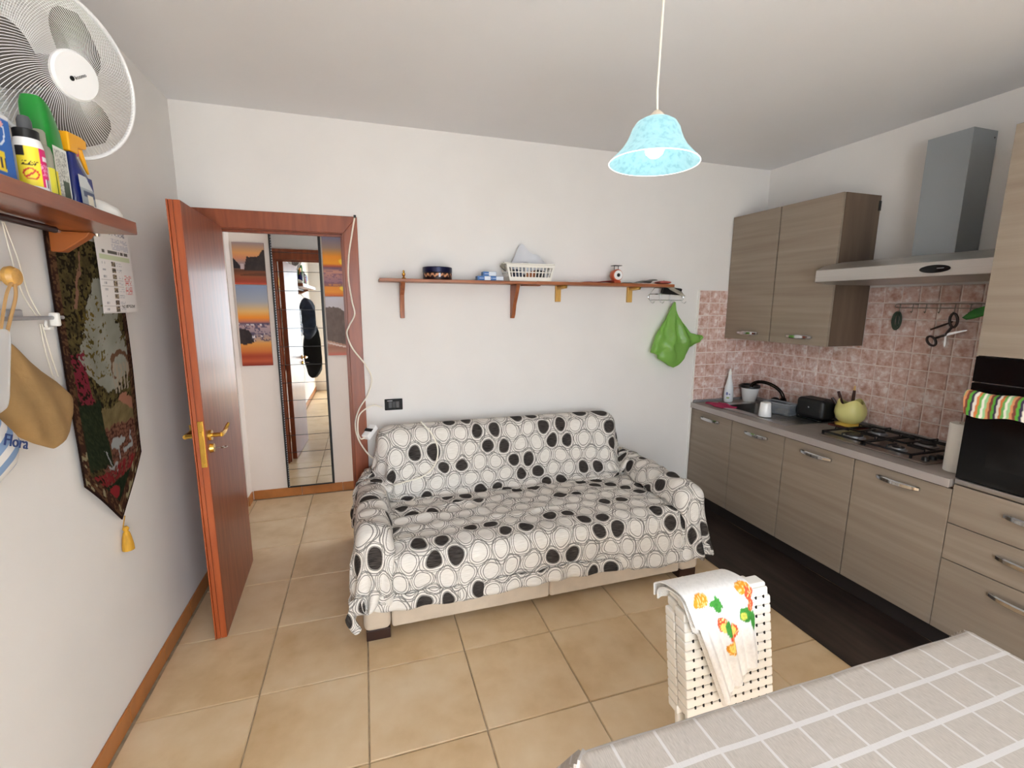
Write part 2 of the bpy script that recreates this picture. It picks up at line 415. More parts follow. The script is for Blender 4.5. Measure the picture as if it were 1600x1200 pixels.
# door: frame, casing, leaf
d1 = sroot('door_1', (DX0, 0, 0))
MB().box(DX0, DX0+.022, -.001, .121, 0, DZ).build('jamb', 'cherry_door', d1); MB().box(DX1-.022, DX1, -.001, .121, 0, DZ).build('jamb', 'cherry_door', d1)
MB().box(DX0+.022, DX1-.022, -.001, .121, DZ-.022, DZ).build('jamb', 'cherry_door', d1)
for yy, sg in ((-.001, -1), (.121, 1)):
    CO, CI, CT = .05, .138, 2.166; CRO, CRI = .938, .855
    def cas(poly): return MB().prism(poly, 1, yy, yy+sg*.014)
    cas([(CO, 0), (CI, 0), (CI, 2.066), (CO, CT)]).build('casing', 'cherry_door', d1, bevel=.003)
    cas([(CRI, 0), (CRO, 0), (CRO, CT), (CRI, 2.066)]).build('casing', 'cherry_door', d1, bevel=.003)
    cas([(CI, 2.066), (CRI, 2.066), (CRO, CT), (CO, CT)]).build('casing', 'cherry_door', d1, bevel=.003)
# door stop mouldings inside the frame
MB().box(DX0+.022, DX0+.034, .045, .07, 0, DZ-.022).build('door_stop', 'cherry_door', d1); MB().box(DX1-.034, DX1-.022, .045, .07, 0, DZ-.022).build('door_stop', 'cherry_door', d1)
MB().box(DX0+.034, DX1-.034, .045, .07, DZ-.034, DZ-.022).build('door_stop', 'cherry_door', d1)
MB().rbox(DX1-.0235, DX1-.0215, .004, .026, .98, 1.12, .001).build('strike_plate', 'brass', d1)
ang = math.atan2(.034, .745)
DL = Matrix.Translation((.158, -.012, .006)) @ Matrix.Rotation(ang-PI/2, 4, 'Z')      # local x runs along the leaf, y = thickness to the room's right
leafE = bpy.data.objects.new('leaf', None)
def leafmb(fn):
    m = MB(); fn(m); m.v = [tuple(DL @ Vector(v)) for v in m.v]; return m
LW, LT, LH = .742, .044, 2.06
def _core(m): m.box(0, LW-.006, 0, LT, 0, LH)
leaf = leafmb(_core).build('leaf', 'cherry_door', d1, smooth=0, bevel=.002)
# rebated lock edge in a lighter tone, two strips with a groove
leafmb(lambda m: m.box(LW-.006, LW, .001, LT*.36, 0, LH)).build('edge_band', 'cherry_edge', leaf, bevel=.001)
leafmb(lambda m: m.box(LW-.006, LW-.001, LT*.42, LT-.001, 0, LH)).build('edge_band', 'cherry_edge', leaf, bevel=.001)
leafmb(lambda m: m.box(LW-.012, LW+.008, -.006, .0, 0, LH)).build('rebate_lip', 'cherry_edge', leaf, bevel=.002)
def plate(m): m.rbox(LW-.003, LW+.002, LT*.36, LT*.36+.024, .88, 1.10, .002)
leafmb(plate).build('lock_plate', 'brass', leaf)
leafmb(lambda m: (m.cyl((LW+.0015, LT*.36+.012, 1.085), (LW+.004, LT*.36+.012, 1.085), .004), m.cyl((LW+.0015, LT*.36+.012, .895), (LW+.004, LT*.36+.012, .895), .004), m.box(LW+.0015, LW+.006, LT*.36+.006, LT*.36+.018, 1.03, 1.05))).build('lock_screw', 'brass', leaf)
def handle(s):
    y0 = LT if s > 0 else 0
    def f(m):
        m.cyl((LW-.06, y0, 1.018), (LW-.06, y0+s*.012, 1.018), .025, .024, 20); m.cyl((LW-.06, y0+s*.012, 1.018), (LW-.06, y0+s*.05, 1.018), .010, .010, 12)
        m.tube([(LW-.055, y0+s*.05, 1.018), (LW-.09, y0+s*.052, 1.018), (LW-.13, y0+s*.050, 1.018), (LW-.155, y0+s*.05, 1.022), (LW-.170, y0+s*.054, 1.034), (LW-.176, y0+s*.06, 1.046)], [.011, .011, .010, .009, .008, .006], 10)
    leafmb(f).build('door_handle', 'brass', leaf)
    leafmb(lambda m: m.cyl((LW-.06, y0, .955), (LW-.06, y0+s*.016, .955), .023, .020, 20)).build('keyhole_rose', 'brass', leaf)
handle(1); handle(-1)
leafmb(lambda m: (m.cyl((LW-.06, LT+.016, .955), (LW-.06, LT+.045, .955), .003, .003, 8), m.tube([(LW-.06+.012*math.cos(a), LT+.056+.012*math.sin(a), .955) for a in np.linspace(0, 2*PI, 16)[:-1]], .003, 6, True))).build('key', 'chrome', leaf)
for z in (.25, 1.85): MB().cyl((.146, -.016, z-.05), (.146, -.016, z+.05), .008).build('hinge', 'brass', d1)

# ------------------------------------------------------------------ backsplash
ZT = 1.765
def tile_mesh(A, B):
    """plate in local x (width) / y (height), proud in z"""
    me = bpy.data.meshes.new('tile'); a, b, e, t = A/2, B/2, .0025, .006
    me.from_pydata([(-a, -b, 0), (a, -b, 0), (a, b, 0), (-a, b, 0), (-a+e, -b+e, t), (a-e, -b+e, t), (a-e, b-e, t), (-a+e, b-e, t)], [], [(4, 5, 6, 7), (0, 1, 5, 4), (1, 2, 6, 5), (2, 3, 7, 6), (3, 0, 4, 7)])
    me.materials.append(MATS['wall_tile']); return me
tmesh = tile_mesh(.0935, .0935)
bsr = struct(MB().box(W-.004, W, -1.806, -.004, .855, ZT).build('trim_1', 'grout_wall', smooth=0))
bsb = struct(MB().box(W-.606, W-.004, -.004, 0, 0.0, ZT).build('trim_2', 'grout_wall', smooth=0))
MB().box(W-.614, W-.606, -.011, 0, 0, ZT+.004).build('edge_strip', 'white_plastic', bsb); 
def put(me, par, loc, rot):
    o = bpy.data.objects.new('tile', me); COL.objects.link(o); o.parent = par; o.location = loc; o.rotation_euler = rot
RX = (PI/2, 0, -PI/2)
for i in range(18):
    for k in range(9): put(tmesh, bsr, (W-.004, -.05-.1*i, ZT-.05-.1*k), (PI/2+R_.uniform(-.006, .006), R_.uniform(-.005, .005), -PI/2))
for i in range(6):
    for k in range(9 if i else 17): put(tmesh, bsb, (W-.55+.1*i, -.004, ZT-.05-.1*k), (PI/2+R_.uniform(-.006, .006), R_.uniform(-.005, .005), 0))

# ------------------------------------------------------------------ kitchen
def bow_handle(par, x, yc, z, L=.2):
    """bowed strip handle, broad middle, on two feet"""
    m = MB(); n = 12; vs = []; fs = []
    for i in range(n+1):
        t = i/n*2-1; y = yc+t*L/2; o = x-.006-.026*(1-t*t)**.8; h = .0135*(1-.25*t*t); th = .006
        vs += [(o-th, y, z-h*.6), (o-th, y, z+h*.6), (o, y, z+h), (o, y, z-h)]
    for i in range(n):
        for k in range(4): l = (k+1) % 4; fs.append((i*4+k, i*4+l, i*4+4+l, i*4+4+k))
    fs += [(0, 1, 2, 3), (n*4, n*4+3, n*4+2, n*4+1)]
    m.add(vs, fs); m.box(x-.012, x, yc-L/2-.001, yc-L/2+.012, z-.007, z+.007); m.box(x-.012, x, yc+L/2-.012, yc+L/2+.001, z-.007, z+.007)
    return m.build('handle', 'chrome', par)
FX = W-.60
kl = ['grey-brown wood base cabinet beside the sofa arm, at the corner end of the worktop', 'grey-brown wood base cabinet under the sink drainer, second from the corner',
      'grey-brown wood base cabinet under the left part of the gas hob, third from the corner', 'grey-brown wood base cabinet next to the drawers of the oven tower']
for i in range(4):
    y1, y0 = -.455*i-.003 if i == 0 else -.4535*i, -.4535*(i+1)
    c = thing('base_cabinet', kl[i], 'cabinet', (W-.3, (y0+y1)/2, 0), group='kitchen base cabinets')
    zt_ = .812 if i != 0 and i != 1 else .66
    m = MB(); m.box(FX+.022, W-.012, y0+.001, y0+.018, .11, .812); m.box(FX+.022, W-.012, y1-.018, y1-.001, .11, .812); m.box(FX+.022, W-.012, y0+.018, y1-.018, .11, .128); m.box(W-.03, W-.012, y0+.018, y1-.018, .128, .812)
    m.box(FX+.022, FX+.10, y0+.018, y1-.018, .794, .812)
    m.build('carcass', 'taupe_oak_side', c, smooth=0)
    dr = MB().rbox(FX, FX+.019, y0+.003, y1-.003, .112, .806, .0015).build('door', 'taupe_oak', c)
    bow_handle(dr, FX, (y0+y1)/2+.0, .756)
    for yy in (y0+.05, y1-.05):
        for xx in (W-.45, W-.1): MB().cyl((xx, yy, 0), (xx, yy, .11), .018, .014, 10).build('foot', 'black_plastic', c)
tag(MB().box(FX+.05, FX+.065, -2.41, -.012, .003, .107).build('plinth', 'plinth_dark', smooth=0), 'dark plinth board running below the base cabinets', 'plinth')

# worktop with a cut-out for the sink bowl
ZC = .855
SX0, SX1, SY0, SY1 = 3.66, 3.99, -.575, -.20
wt = thing('worktop', 'grey laminate worktop along the tiled wall, holding sink and hob', 'worktop', (W-.3, -.9, .815))
m = MB(); x0, x1, ya, yb = W-.62, W-.006, -1.806, -.012
m.box(x0+.002, SX0, ya, yb, .817, ZC); m.box(SX1, x1, ya, yb, .817, ZC); m.box(SX0, SX1, ya, SY0, .817, ZC); m.box(SX0, SX1, SY1, yb, .817, ZC)
m.build('slab', 'worktop_grey', wt, smooth=0)
MB().rbox(x0-.001, x0+.004, ya, yb, .814, ZC+.0005, .002).build('front_edge', mat('worktop_edge', rgb(168, 160, 156), .35, .2), wt)
MB().rbox(W-.03, W-.011, ya, yb, ZC, ZC+.028, .004).build('upstand', mat('upstand_grey', rgb(150, 148, 150), .4, .3), wt)
MB().rbox(W-.60, W-.03, -.03, -.012, ZC, ZC+.02, .004).build('upstand', 'upstand_grey', wt)

# sink
sk = thing('sink', 'steel inset sink with one bowl and ribbed drainer, under the tap', 'sink', ((SX0+SX1)/2, -.48, ZC))
m = MB(); zz = ZC+.0005; t = .004; ox0, ox1, oy0, oy1 = 3.59, 4.05, -.84, -.14
def rr(x0, x1, y0, y1): m.box(x0, x1, y0, y1, zz, zz+t)
rr(ox0, SX0+.002, oy0, oy1); rr(SX1-.002, ox1, oy0, oy1); rr(SX0+.002, SX1-.002, SY1-.002, oy1); rr(SX0+.002, SX1-.002, oy0, SY0+.002)
m.build('rim', 'steel', sk, smooth=0)
bm = bmesh.new(); bmesh.ops.create_cube(bm, size=1)
for v in bm.verts: v.co = Vector(((SX0+SX1)/2+v.co.x*(SX1-SX0-.004), (SY0+SY1)/2+v.co.y*(SY1-SY0-.004), ZC-.073+v.co.z*.154))
bmesh.ops.delete(bm, geom=[f for f in bm.faces if f.normal.z > .9], context='FACES')
bmesh.ops.bevel(bm, geom=[e for e in bm.edges if e.is_manifold], offset=.04, segments=4, affect='EDGES', profile=.5)
MB().bm(bm).build('bowl', 'steel', sk, normals=False)
for i in range(7): MB().rbox(3.66, 3.98, -.62-.028*i-.005, -.62-.028*i+.005, zz+t, zz+t+.004, .002).build('drainer_rib', 'steel', sk)
MB().cyl((3.825, -.388, ZC-.149), (3.825, -.388, ZC-.145), .035, .033, 20).build('drain', 'chrome', sk)
# tap
tp = thing('tap', 'dark bronze swan-neck mixer tap curving over the sink', 'tap', (4.02, -.42, ZC+.005))
MB().lathe([(.026, 0), (.026, .008), (.021, .014), (.02, .06), (.022, .075), (.014, .085)], (4.02, -.42, ZC+.005)).build('base', mat('bronze_black', rgb(40, 34, 30), .18, .85), tp)
p0, p1 = Vector((4.02, -.42, ZC+.08)), Vector((3.895, -.225, 1.015)); pts = []
for i in range(17):
    a = i/16; q = p0.lerp(p1, 1-(math.cos(a*PI)+1)/2 if False else smoothstep(0, 1, a)); q.z = ZC+.08+.115*math.sin(a*PI*.80)/math.sin(PI*.5)+a*.0; pts.append(q)
MB().tube(pts, [.0135]*14+[.014, .015, .014], 12).build('spout', 'bronze_black', tp)
MB().tube([(4.02, -.44, ZC+.05), (3.985, -.465, ZC+.065), (3.955, -.50, ZC+.085)], [.01, .008, .007], 8).build('lever', 'bronze_black', tp)

# hob
HX0, HX1, HY0, HY1 = 3.605, 4.06, -1.645, -1.065
hb = thing('gas_hob', 'four-burner gas hob with black pan supports, set in the worktop', 'hob', (3.83, -1.35, ZC))
MB().rbox(HX0, HX1, HY0, HY1, ZC+.0005, ZC+.009, .004).build('plate', mat('hob_steel', rgb(150, 138, 128), .32, .9), hb)
bur = [(3.73, -1.19, .047), (3.95, -1.18, .036), (3.72, -1.44, .030), (3.95, -1.44, .042)]
for bx_, by, r in bur:
    bo = MB().lathe([(r+.012, 0), (r+.012, .006), (r, .008), (r, .015)], (bx_, by, ZC+.009)).build('burner', 'grey_metal', hb)
    MB().lathe([(r*.95, 0), (r*.95, .005), (r*.7, .008)], (bx_, by, ZC+.024)).build('burner_cap', 'black_iron', bo)
for cy in (-1.19, -1.44):
    m = MB(); z = ZC+.038; s = .005
    yA, yB = cy-.118, cy+.118; xA, xB = HX0+.025, HX1-.025
    for p, q in [((xA, yA), (xB, yA)), ((xB, yA), (xB, yB)), ((xB, yB), (xA, yB)), ((xA, yB), (xA, yA)), (((xA+xB)/2, yA), ((xA+xB)/2, yB))]:
        m.box(min(p[0], q[0])-s, max(p[0], q[0])+s, min(p[1], q[1])-s, max(p[1], q[1])+s, z-.016, z-.006)
    for fx in (xA, xB): 
        for fy in (yA, yB): m.box(fx-s, fx+s, fy-s, fy+s, ZC+.009, z-.01)
    for fx in ((3*xA+xB)/4, (xA+3*xB)/4):
        for a in (yA, yB):
            e = cy+(a-cy)*.3; m.tube([(fx, a, z-.01), (fx, a, z+.006), (fx, e, z+.006)], .0045, 6)
        for e0, e1 in ((xA if fx < (xA+xB)/2 else (xA+xB)/2, fx-.03), ((xA+xB)/2 if fx < (xA+xB)/2 else xB, fx+.03)): m.tube([(e0, cy, z-.01), (e0, cy, z+.006), (e1, cy, z+.006)], .0045, 6)
    m.build('pan_support', 'black_iron', hb)
for i in range(4): MB().lathe([(.017, 0), (.016, .016), (.012, .02)], (3.66+.055*i, -1.607, ZC+.009), 14).build('knob', 'black_plastic', hb)

# wall cabinets
wl = ['upper kitchen cabinet in the room corner, left of its twin', 'upper kitchen cabinet with exposed side panel, beside the extractor hood']
for i in range(2):
    y1 = -.006-.4535*i+.004*i; y0 = -.4535*(i+1)+.004
    c = thing('wall_cabinet', wl[i], 'cabinet', (W-.16, (y0+y1)/2, 1.383), group='upper kitchen cabinets')
    X = W-.33
    m = MB(); m.box(X+.02, W-.012, y0, y0+.018, 1.385, 2.333); m.box(X+.02, W-.012, y1-.018, y1, 1.385, 2.333); m.box(X+.02, W-.012, y0+.018, y1-.018, 1.385, 1.403); m.box(X+.02, W-.012, y0+.018, y1-.018, 2.315, 2.333); m.box(W-.02, W-.012, y0+.018, y1-.018, 1.403, 2.315)
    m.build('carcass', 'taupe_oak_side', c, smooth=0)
    dr = MB().rbox(X, X+.019, y0+.0015, y1-.0015, 1.383, 2.333, .0015).build('door', 'taupe_oak', c)
    bow_handle(dr, X, (y0+y1)/2-.018, 1.437)
    if i: MB().rbox(W-.03, W-.012, y0-.006, y0, 2.24, 2.30, .002).build('hanging_bracket', 'black_plastic', c)

# oven tower
TY0, TY1 = -2.41, -1.812
tw = thing('oven_tower', 'tall grey-brown wood cabinet with three drawers, housing the black oven', 'cabinet', (W-.3, (TY0+TY1)/2, 0))
m = MB(); m.box(FX+.02, W-.004, TY1-.018, TY1, .11, 2.372); m.box(FX+.02, W-.004, TY0, TY0+.018, .11, 2.372); m.box(FX+.02, W-.004, TY0+.018, TY1-.018, 2.354, 2.372)
for z in (.11, .832, 1.43): m.box(FX+.02, W-.004, TY0+.018, TY1-.018, z, z+.018)
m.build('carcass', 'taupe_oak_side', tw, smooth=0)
for z0, z1 in ((.112, .466), (.470, .643), (.647, .832)):
    dr = MB().rbox(FX, FX+.019, TY0+.002, TY1-.002, z0, z1, .0015).build('drawer', 'taupe_oak', tw); bow_handle(dr, FX, (TY0+TY1)/2+.0, z1-.068, .215)
dr = MB().rbox(FX, FX+.019, TY0+.002, TY1-.002, 1.43, 2.372, .0015).build('door', 'taupe_oak', tw); bow_handle(dr, FX, (TY0+TY1)/2, 1.50)
MB().box(FX+.07, FX+.085, TY0+.02, TY1-.02, 0, .108).build('foot', 'black_plastic', tw)
ov = thing('oven', 'built-in black glass oven with a striped cloth over its handle', 'oven', (W-.3, (TY0+TY1)/2, .855))
MB().box(FX+.022, W-.06, TY0+.022, TY1-.022, .852, 1.426).build('housing', 'steel', ov, smooth=0)
MB().rbox(FX-.004, FX+.018, TY0+.003, TY1-.003, .866, 1.31, .003).build('door', 'black_gloss', ov)
MB().rbox(FX-.004, FX+.018, TY0+.003, TY1-.003, 1.315, 1.426, .003).build('control_panel', 'black_gloss', ov)
MB().rbox(FX-.002, FX+.018, TY0+.003, TY1-.003, .838, .862, .003).build('lower_trim', 'steel', ov)
MB().box(FX-.0048, FX-.0042, TY0+.10, TY1-.10, .95, 1.16).build('window', mat('oven_window', rgb(12, 9, 8), .1, spec=.35), ov, smooth=0)
hz = 1.262; m = MB(); m.tube([(FX-.045, TY0+.06, hz), (FX-.045, TY1-.06, hz)], .009, 10); m.cyl((FX-.045, TY0+.08, hz), (FX-.004, TY0+.08, hz), .007); m.cyl((FX-.045, TY1-.08, hz), (FX-.004, TY1-.08, hz), .007); m.build('handle', 'steel', ov)
STR = [(236, 230, 214), (150, 196, 140), (206, 140, 96), (120, 66, 56), (92, 160, 60), (62, 52, 72), (220, 214, 200), (206, 120, 70), (110, 170, 90)]
def ot(u, v):
    y = TY1-.028-.30*u; a = v*2-1
    L0 = .085*(1+.12*math.sin(u*9)); off = .013+.004*math.sin(u*11+3*v)
    if abs(a) < .2: th = a/.2*PI/2; return (FX-.045-off*math.sin(th), y+.01*math.sin(3*v), hz+off*math.cos(th))
    s = (abs(a)-.2)/.8
    return (FX-.045-math.copysign(off+.004*math.sin(u*14)*s, a), y+.012*math.sin(3*v)+.02*s*(.5-u)*.3, hz-s*(L0 if a > 0 else L0*.6))
def oc(u, v):
    k = int(u*34+3*v) % 9; return tuple(lin(c) for c in STR[k])
tag(sheet('oven_cloth', printmat('cloth_print', .9, .1), ot, 72, 24, thick=.004, colf=oc), 'multicoloured striped kitchen cloth folded over the oven handle', 'cloth')

# extractor hood
hd = thing('extractor_hood', 'steel extractor hood with square chimney above the gas hob', 'hood', (W-.25, -1.355, 1.775))
m = MB(); m.prism([(W-.50, 1.787), (W-.50, 1.857), (W-.44, 1.885), (W-.30, 1.912), (W-.012, 1.918), (W-.012, 1.775), (W-.40, 1.775)], 1, -1.803, -.912)
m.build('canopy', 'steel_hood', hd, bevel=.003, smooth=25)
cp = MB().lathe([(.001, 0), (.95, 0), (1, .2), (1, .6), (.9, 1)], seg=32, M=frame_m((W-.5003, -1.545, 1.822), (0, -1, 0), (0, 0, 1)) @ Matrix.Diagonal((.066, .0195, .004, 1))).build('control_panel', 'black_gloss', hd)
MB().box(W-.5048, W-.5044, -1.585, -1.555, 1.823, 1.826).build('display', 'grey_metal', hd, smooth=0)
MB().rbox(W-.195, W-.008, -1.442, -1.238, 1.905, 2.535, .002).build('chimney', 'hood_paint', hd)
MB().cyl((W-.03, -1.4425, 2.50), (W-.03, -1.444, 2.50), .004).build('screw', 'black_plastic', hd)

# things on the worktop
def lathe_obj(name, prof, c, m_, label=None, cat=None, seg=24, parent=None):
    o = MB().lathe(prof, (0, 0, 0) if parent is None else c, seg).build(name, m_, parent)
    if parent is None: o.location = c; WM[o.name] = Matrix.Translation(c)
    if label: tag(o, label, cat)
    return o
sp = thing('soap_bottle', 'white dish-soap bottle standing in the worktop corner by the wall tiles', 'bottle', (3.815, -.075, ZC))
c = (3.815, -.075, ZC+.001)
MB().lathe([(.03, 0), (.036, .01), (.037, .07), (.033, .12), (.022, .17), (.014, .21), (.013, .225)], c).build('body', mat('soap_white', rgb(226, 230, 232), .35), sp)
MB().lathe([(.014, .225), (.014, .25), (.008, .255), (.006, .275)], c).build('cap', 'white_plastic', sp)
sheet('label', printmat('label_print', .5), lambda u, v: (c[0]-.0385*math.cos((u-.5)*1.6+.75), c[1]-.0385*math.sin((u-.5)*1.6+.75), c[2]+.03+.08*v), 14, 14, sp, colf=lambda u, v: (lin(60), lin(80), lin(150)) if abs(v-.55) < .16 and .2 < u < .85 and hsh(int(u*9), int(v*9)) > .35 else ((lin(150), lin(170), lin(80)) if abs(v-.12) < .07 and .3 < u < .7 else (lin(222), lin(226), lin(232))))
pt = thing('utensil_drainer', 'white tapered pot with dark rim in the worktop corner behind the tap', 'pot', (4.0, -.11, ZC))
c = (4.0, -.11, ZC+.001)
MB().lathe([(.045, 0), (.05, .004), (.07, .115), (.074, .118), (.070, .12), (.064, .116), (.046, .01)], c, 20).build('pot', 'white_gloss', pt)
MB().lathe([(.074, .116), (.078, .122), (.076, .140), (.066, .142), (.066, .118)], c, 20).build('rim', 'black_plastic', pt)
lathe_obj('cup', [(.042, 0), (.043, .003), (.034, .095), (.030, .1), (.001, .1)], (3.66, -.60, ZC+.0095), 'white_gloss', 'small white cup turned upside down on the sink drainer', 'cup')
og = thing('clear_caddy', 'clear plastic caddy holding a sponge, on the drainer behind the cup', 'caddy', (3.85, -.555, ZC+.008), .15)
cl_ = mat('clear_plastic', rgb(200, 206, 212), .12, trans=.75, ior=1.2)
zb = ZC+.0098
def ob(fn): m = MB(); fn(m); Mx = Matrix.Translation((3.85, -.555, 0)) @ Matrix.Rotation(.15, 4, 'Z'); m.v = [tuple(Mx @ Vector(v)) for v in m.v]; return m
ob(lambda m: m.box(-.05, .05, -.10, .10, zb, zb+.003)).build('tray_bottom', cl_, og)
for a in ((-.052, -.049, -.10, .10), (.049, .052, -.10, .10), (-.049, .049, -.103, -.10), (-.049, .049, .10, .103)): ob(lambda m: m.rbox(*a, zb, zb+.075, .001)).build('tray_side', cl_, og)
for a in ((-.055, -.046, -.106, .106), (.046, .055, -.106, .106), (-.046, .046, -.106, -.097), (-.046, .046, .097, .106)): ob(lambda m: m.rbox(*a, zb+.0752, zb+.082, .001)).build('rim', mat('grey_clear', rgb(150, 152, 156), .25), og)
o = MB().rbox(-.03, .03, -.04, .03, 0, .03, .008).build('sponge', mat('sponge_cream', rgb(214, 200, 170), .95, bump=.4, bs=200)); o.location = (3.845, -.57, zb+.0035); o.rotation_euler = (0, 0, .3)
tag(o, 'cream sponge lying inside the clear caddy', 'sponge')
o = MB().lathe([(.02, 0), (.028, .01), (.03, .02), (.024, .05), (.012, .06), (.001, .062)], seg=16).build('scourer', mat('scourer_black', rgb(22, 22, 22), .8, bump=.6, bs=300)); o.location = (4.045, -.33, ZC+.0055); o.scale = (.9, 1.5, 1.1)
tag(o, 'black scouring pad standing behind the sink next to the tap base', 'scourer')
# toaster
ZTO = ZC+.0095
ts = thing('toaster', 'black two-slot toaster on the worktop between caddy and egg-shaped jar', 'toaster', (3.93, -.77, ZTO))
m = MB(); m.rbox(3.86, 4.0, -.872, -.665, ZTO+.012, ZTO+.15, .028, 4); m.build('body', 'black_plastic', ts)
for x in (3.905, 3.945): MB().box(x, x+.02, -.85, -.69, ZTO+.1492, ZTO+.1504).build('slot', 'gap_dark', ts, smooth=0)
MB().rbox(3.915, 3.945, -.665, -.640, ZTO+.09, ZTO+.102, .004).build('lever', 'black_plastic', ts)
MB().rbox(3.868, 3.992, -.864, -.673, ZTO+.001, ZTO+.012, .003).build('base', 'black_gloss', ts)
MB().cyl((3.8605, -.77, ZTO+.09), (3.857, -.77, ZTO+.09), .006).build('button', 'chrome', ts)
# extension socket on the tiles behind the toaster
es = thing('extension_socket', 'white multi-socket strip lying at the tiles behind the toaster', 'socket', (W-.06, -.56, ZC))
MB().rbox(W-.085, W-.032, -.70, -.44, ZC+.001, ZC+.05, .006).build('body', 'white_gloss', es)
for k in range(4): MB().cyl((W-.0855, -.475-.06*k, ZC+.027), (W-.0875, -.475-.06*k, ZC+.027), .019, .019, 16).build('outlet', 'grey_clear', es)
# egg-shaped jar with utensils
ej = thing('egg_jar', 'pale yellow egg-shaped jar with wavy rim and scalloped foot, beside the hob', 'jar', (3.985, -.968, ZC+.012))
c = (3.985, -.968, ZC+.0125)
prof = [(.03, .012), (.055, .02), (.078, .045), (.089, .08), (.088, .11), (.076, .145), (.066, .160)]
bmv = []; bmf = []; sg = 32
for q, (r, h) in enumerate(prof):
    for k in range(sg):
        a = 2*PI*k/sg; hh = h + (.016*math.cos(3*a+.5)*smoothstep(.1, .16, h)); bmv.append((c[0]+r*math.cos(a), c[1]+r*math.sin(a), c[2]+hh))
inner = [(.063, .158), (.072, .143), (.083, .11), (.083, .08), (.072, .048), (.001, .03)]
for q, (r, h) in enumerate(inner):
    for k in range(sg):
        a = 2*PI*k/sg; hh = h + (.016*math.cos(3*a+.5)*smoothstep(.1, .16, h)); bmv.append((c[0]+r*math.cos(a), c[1]+r*math.sin(a), c[2]+hh))
for q in range(len(prof)+len(inner)-1):
    for k in range(sg): l = (k+1) % sg; bmf.append((q*sg+k, q*sg+l, q*sg+sg+l, q*sg+sg+k))
MB().add(bmv, bmf).build('body', mat('egg_yellow', rgb(214, 206, 132), .4), ej)
ft = []; ff = []
for r, h in ((.02, .0), (.075, 0), (.080, .004), (.06, .012), (.03, .018)):
    for k in range(sg): a = 2*PI*k/sg; q = r*(1+.10*math.cos(7*a)*(r > .05)); ft.append((c[0]+q*math.cos(a), c[1]+q*math.sin(a), c[2]+h))
for q in range(4):
    for k in range(sg): l = (k+1) % sg; ff.append((q*sg+k, q*sg+l, q*sg+sg+l, q*sg+sg+k))
MB().add(ft, ff).build('foot', mat('egg_foot', rgb(224, 190, 92), .4), ej)
tag(place(MB().rbox(3.90, 4.065, -1.05, -.888, ZC+.0005, ZC+.012, .003).build('trivet', mat('trivet_red', rgb(86, 36, 26), .45)), 3.98, -.95, ZC), 'dark red-brown wooden board under the yellow egg jar', 'board')
for k, (dx, dy, tx, ty, h, col, lb) in enumerate([(-.02, .03, -.03, .075, .215, rgb(52, 22, 18), 'dark brown wooden ladle handle, leaning left in the egg jar'), (-.03, .04, -.06, .09, .17, rgb(44, 24, 20), 'short dark spoon handle, lowest one in the egg jar'), (.0, -.01, -.005, -.012, .235, rgb(58, 30, 22), 'upright dark utensil handle with pale tip in the egg jar')]):
    u = thing('utensil', lb, 'utensil', (c[0]+dx*.3, c[1]+dy*.3, c[2]+.035), group='utensils in the egg jar')
    a_, b_ = Vector((c[0]+dx*.3, c[1]+dy*.3, c[2]+.036)), Vector((c[0]+tx, c[1]+ty, c[2]+h))
    MB().tube([a_, a_.lerp(b_, .5), a_.lerp(b_, .85), b_], [.006, .008, .0095, .008], 8).build('handle', mat('utensil_%d' % k, col, .45), u)
    if k == 2: MB().tube([b_+Vector((0, 0, .0005)), b_+Vector((0, 0, .03))], [.007, .004], 8).build('tip', mat('utensil_tip', rgb(216, 176, 110), .6), u)
# kitchen roll, sponge cloth
kr = thing('kitchen_roll', 'white paper towel roll standing at the oven tower beside the hob', 'paper roll', (3.66, -1.742, ZC))
MB().lathe([(.02, 0), (.052, 0), (.0525, .002), (.0525, .232), (.051, .235), (.02, .235)], (3.66, -1.742, ZC+.001), 28).build('roll', mat('paper_white', rgb(226, 222, 216), .95, bump=.2, bs=140), kr)
MB().lathe([(.0195, .001), (.0195, .236), (.016, .236), (.016, .001)], (3.66, -1.742, ZC+.001), 16).build('core', mat('cardboard', rgb(150, 120, 90), .9), kr)
o = sheet('sponge_cloth', mat('cloth_magenta', rgb(168, 40, 84), .9, var=.1), lambda u, v: (3.565+.12*v+.01*math.sin(6*u), -.10-.20*u+.02*math.sin(5*v), ZC+.009+.003*math.sin(9*u+4*v)+.006*(v > .9)), 16, 10, thick=.004)
tag(o, 'magenta sponge cloth lying on the worktop at the left of the sink', 'cloth')

# hanging rail on the tiles
rl = thing('utensil_rail', 'thin metal hook rail on the tiles under the extractor hood', 'rail', (W-.03, -1.32, 1.64))
m = MB(); xr = W-.024
m.tube([(xr, -1.56, 1.658), (xr, -1.10, 1.658), (xr, -1.085, 1.655), (xr, -1.08, 1.646), (xr, -1.085, 1.637), (xr, -1.10, 1.634), (xr, -1.56, 1.634)], .0024, 6); m.build('wire_frame', 'wire_metal', rl)
for k in range(7):
    y = -1.11-.07*k; MB().tube([(xr, y, 1.658), (xr-.003, y, 1.632), (xr-.003, y, 1.615), (xr-.012, y-.002, 1.607), (xr-.022, y-.003, 1.613)], .0024, 6).build('hook', 'wire_metal', rl)
MB().box(W-.0245, W-.0095, -1.20, -1.19, 1.652, 1.658).build('mount', 'wire_metal', rl); MB().box(W-.0245, W-.0095, -1.46, -1.45, 1.652, 1.658).build('mount', 'wire_metal', rl)
tb = thing('twine_bundle', 'small bundle of dark green twine on the first hook of the rail', 'twine', (xr-.015, -1.11, 1.53))
m = MB()
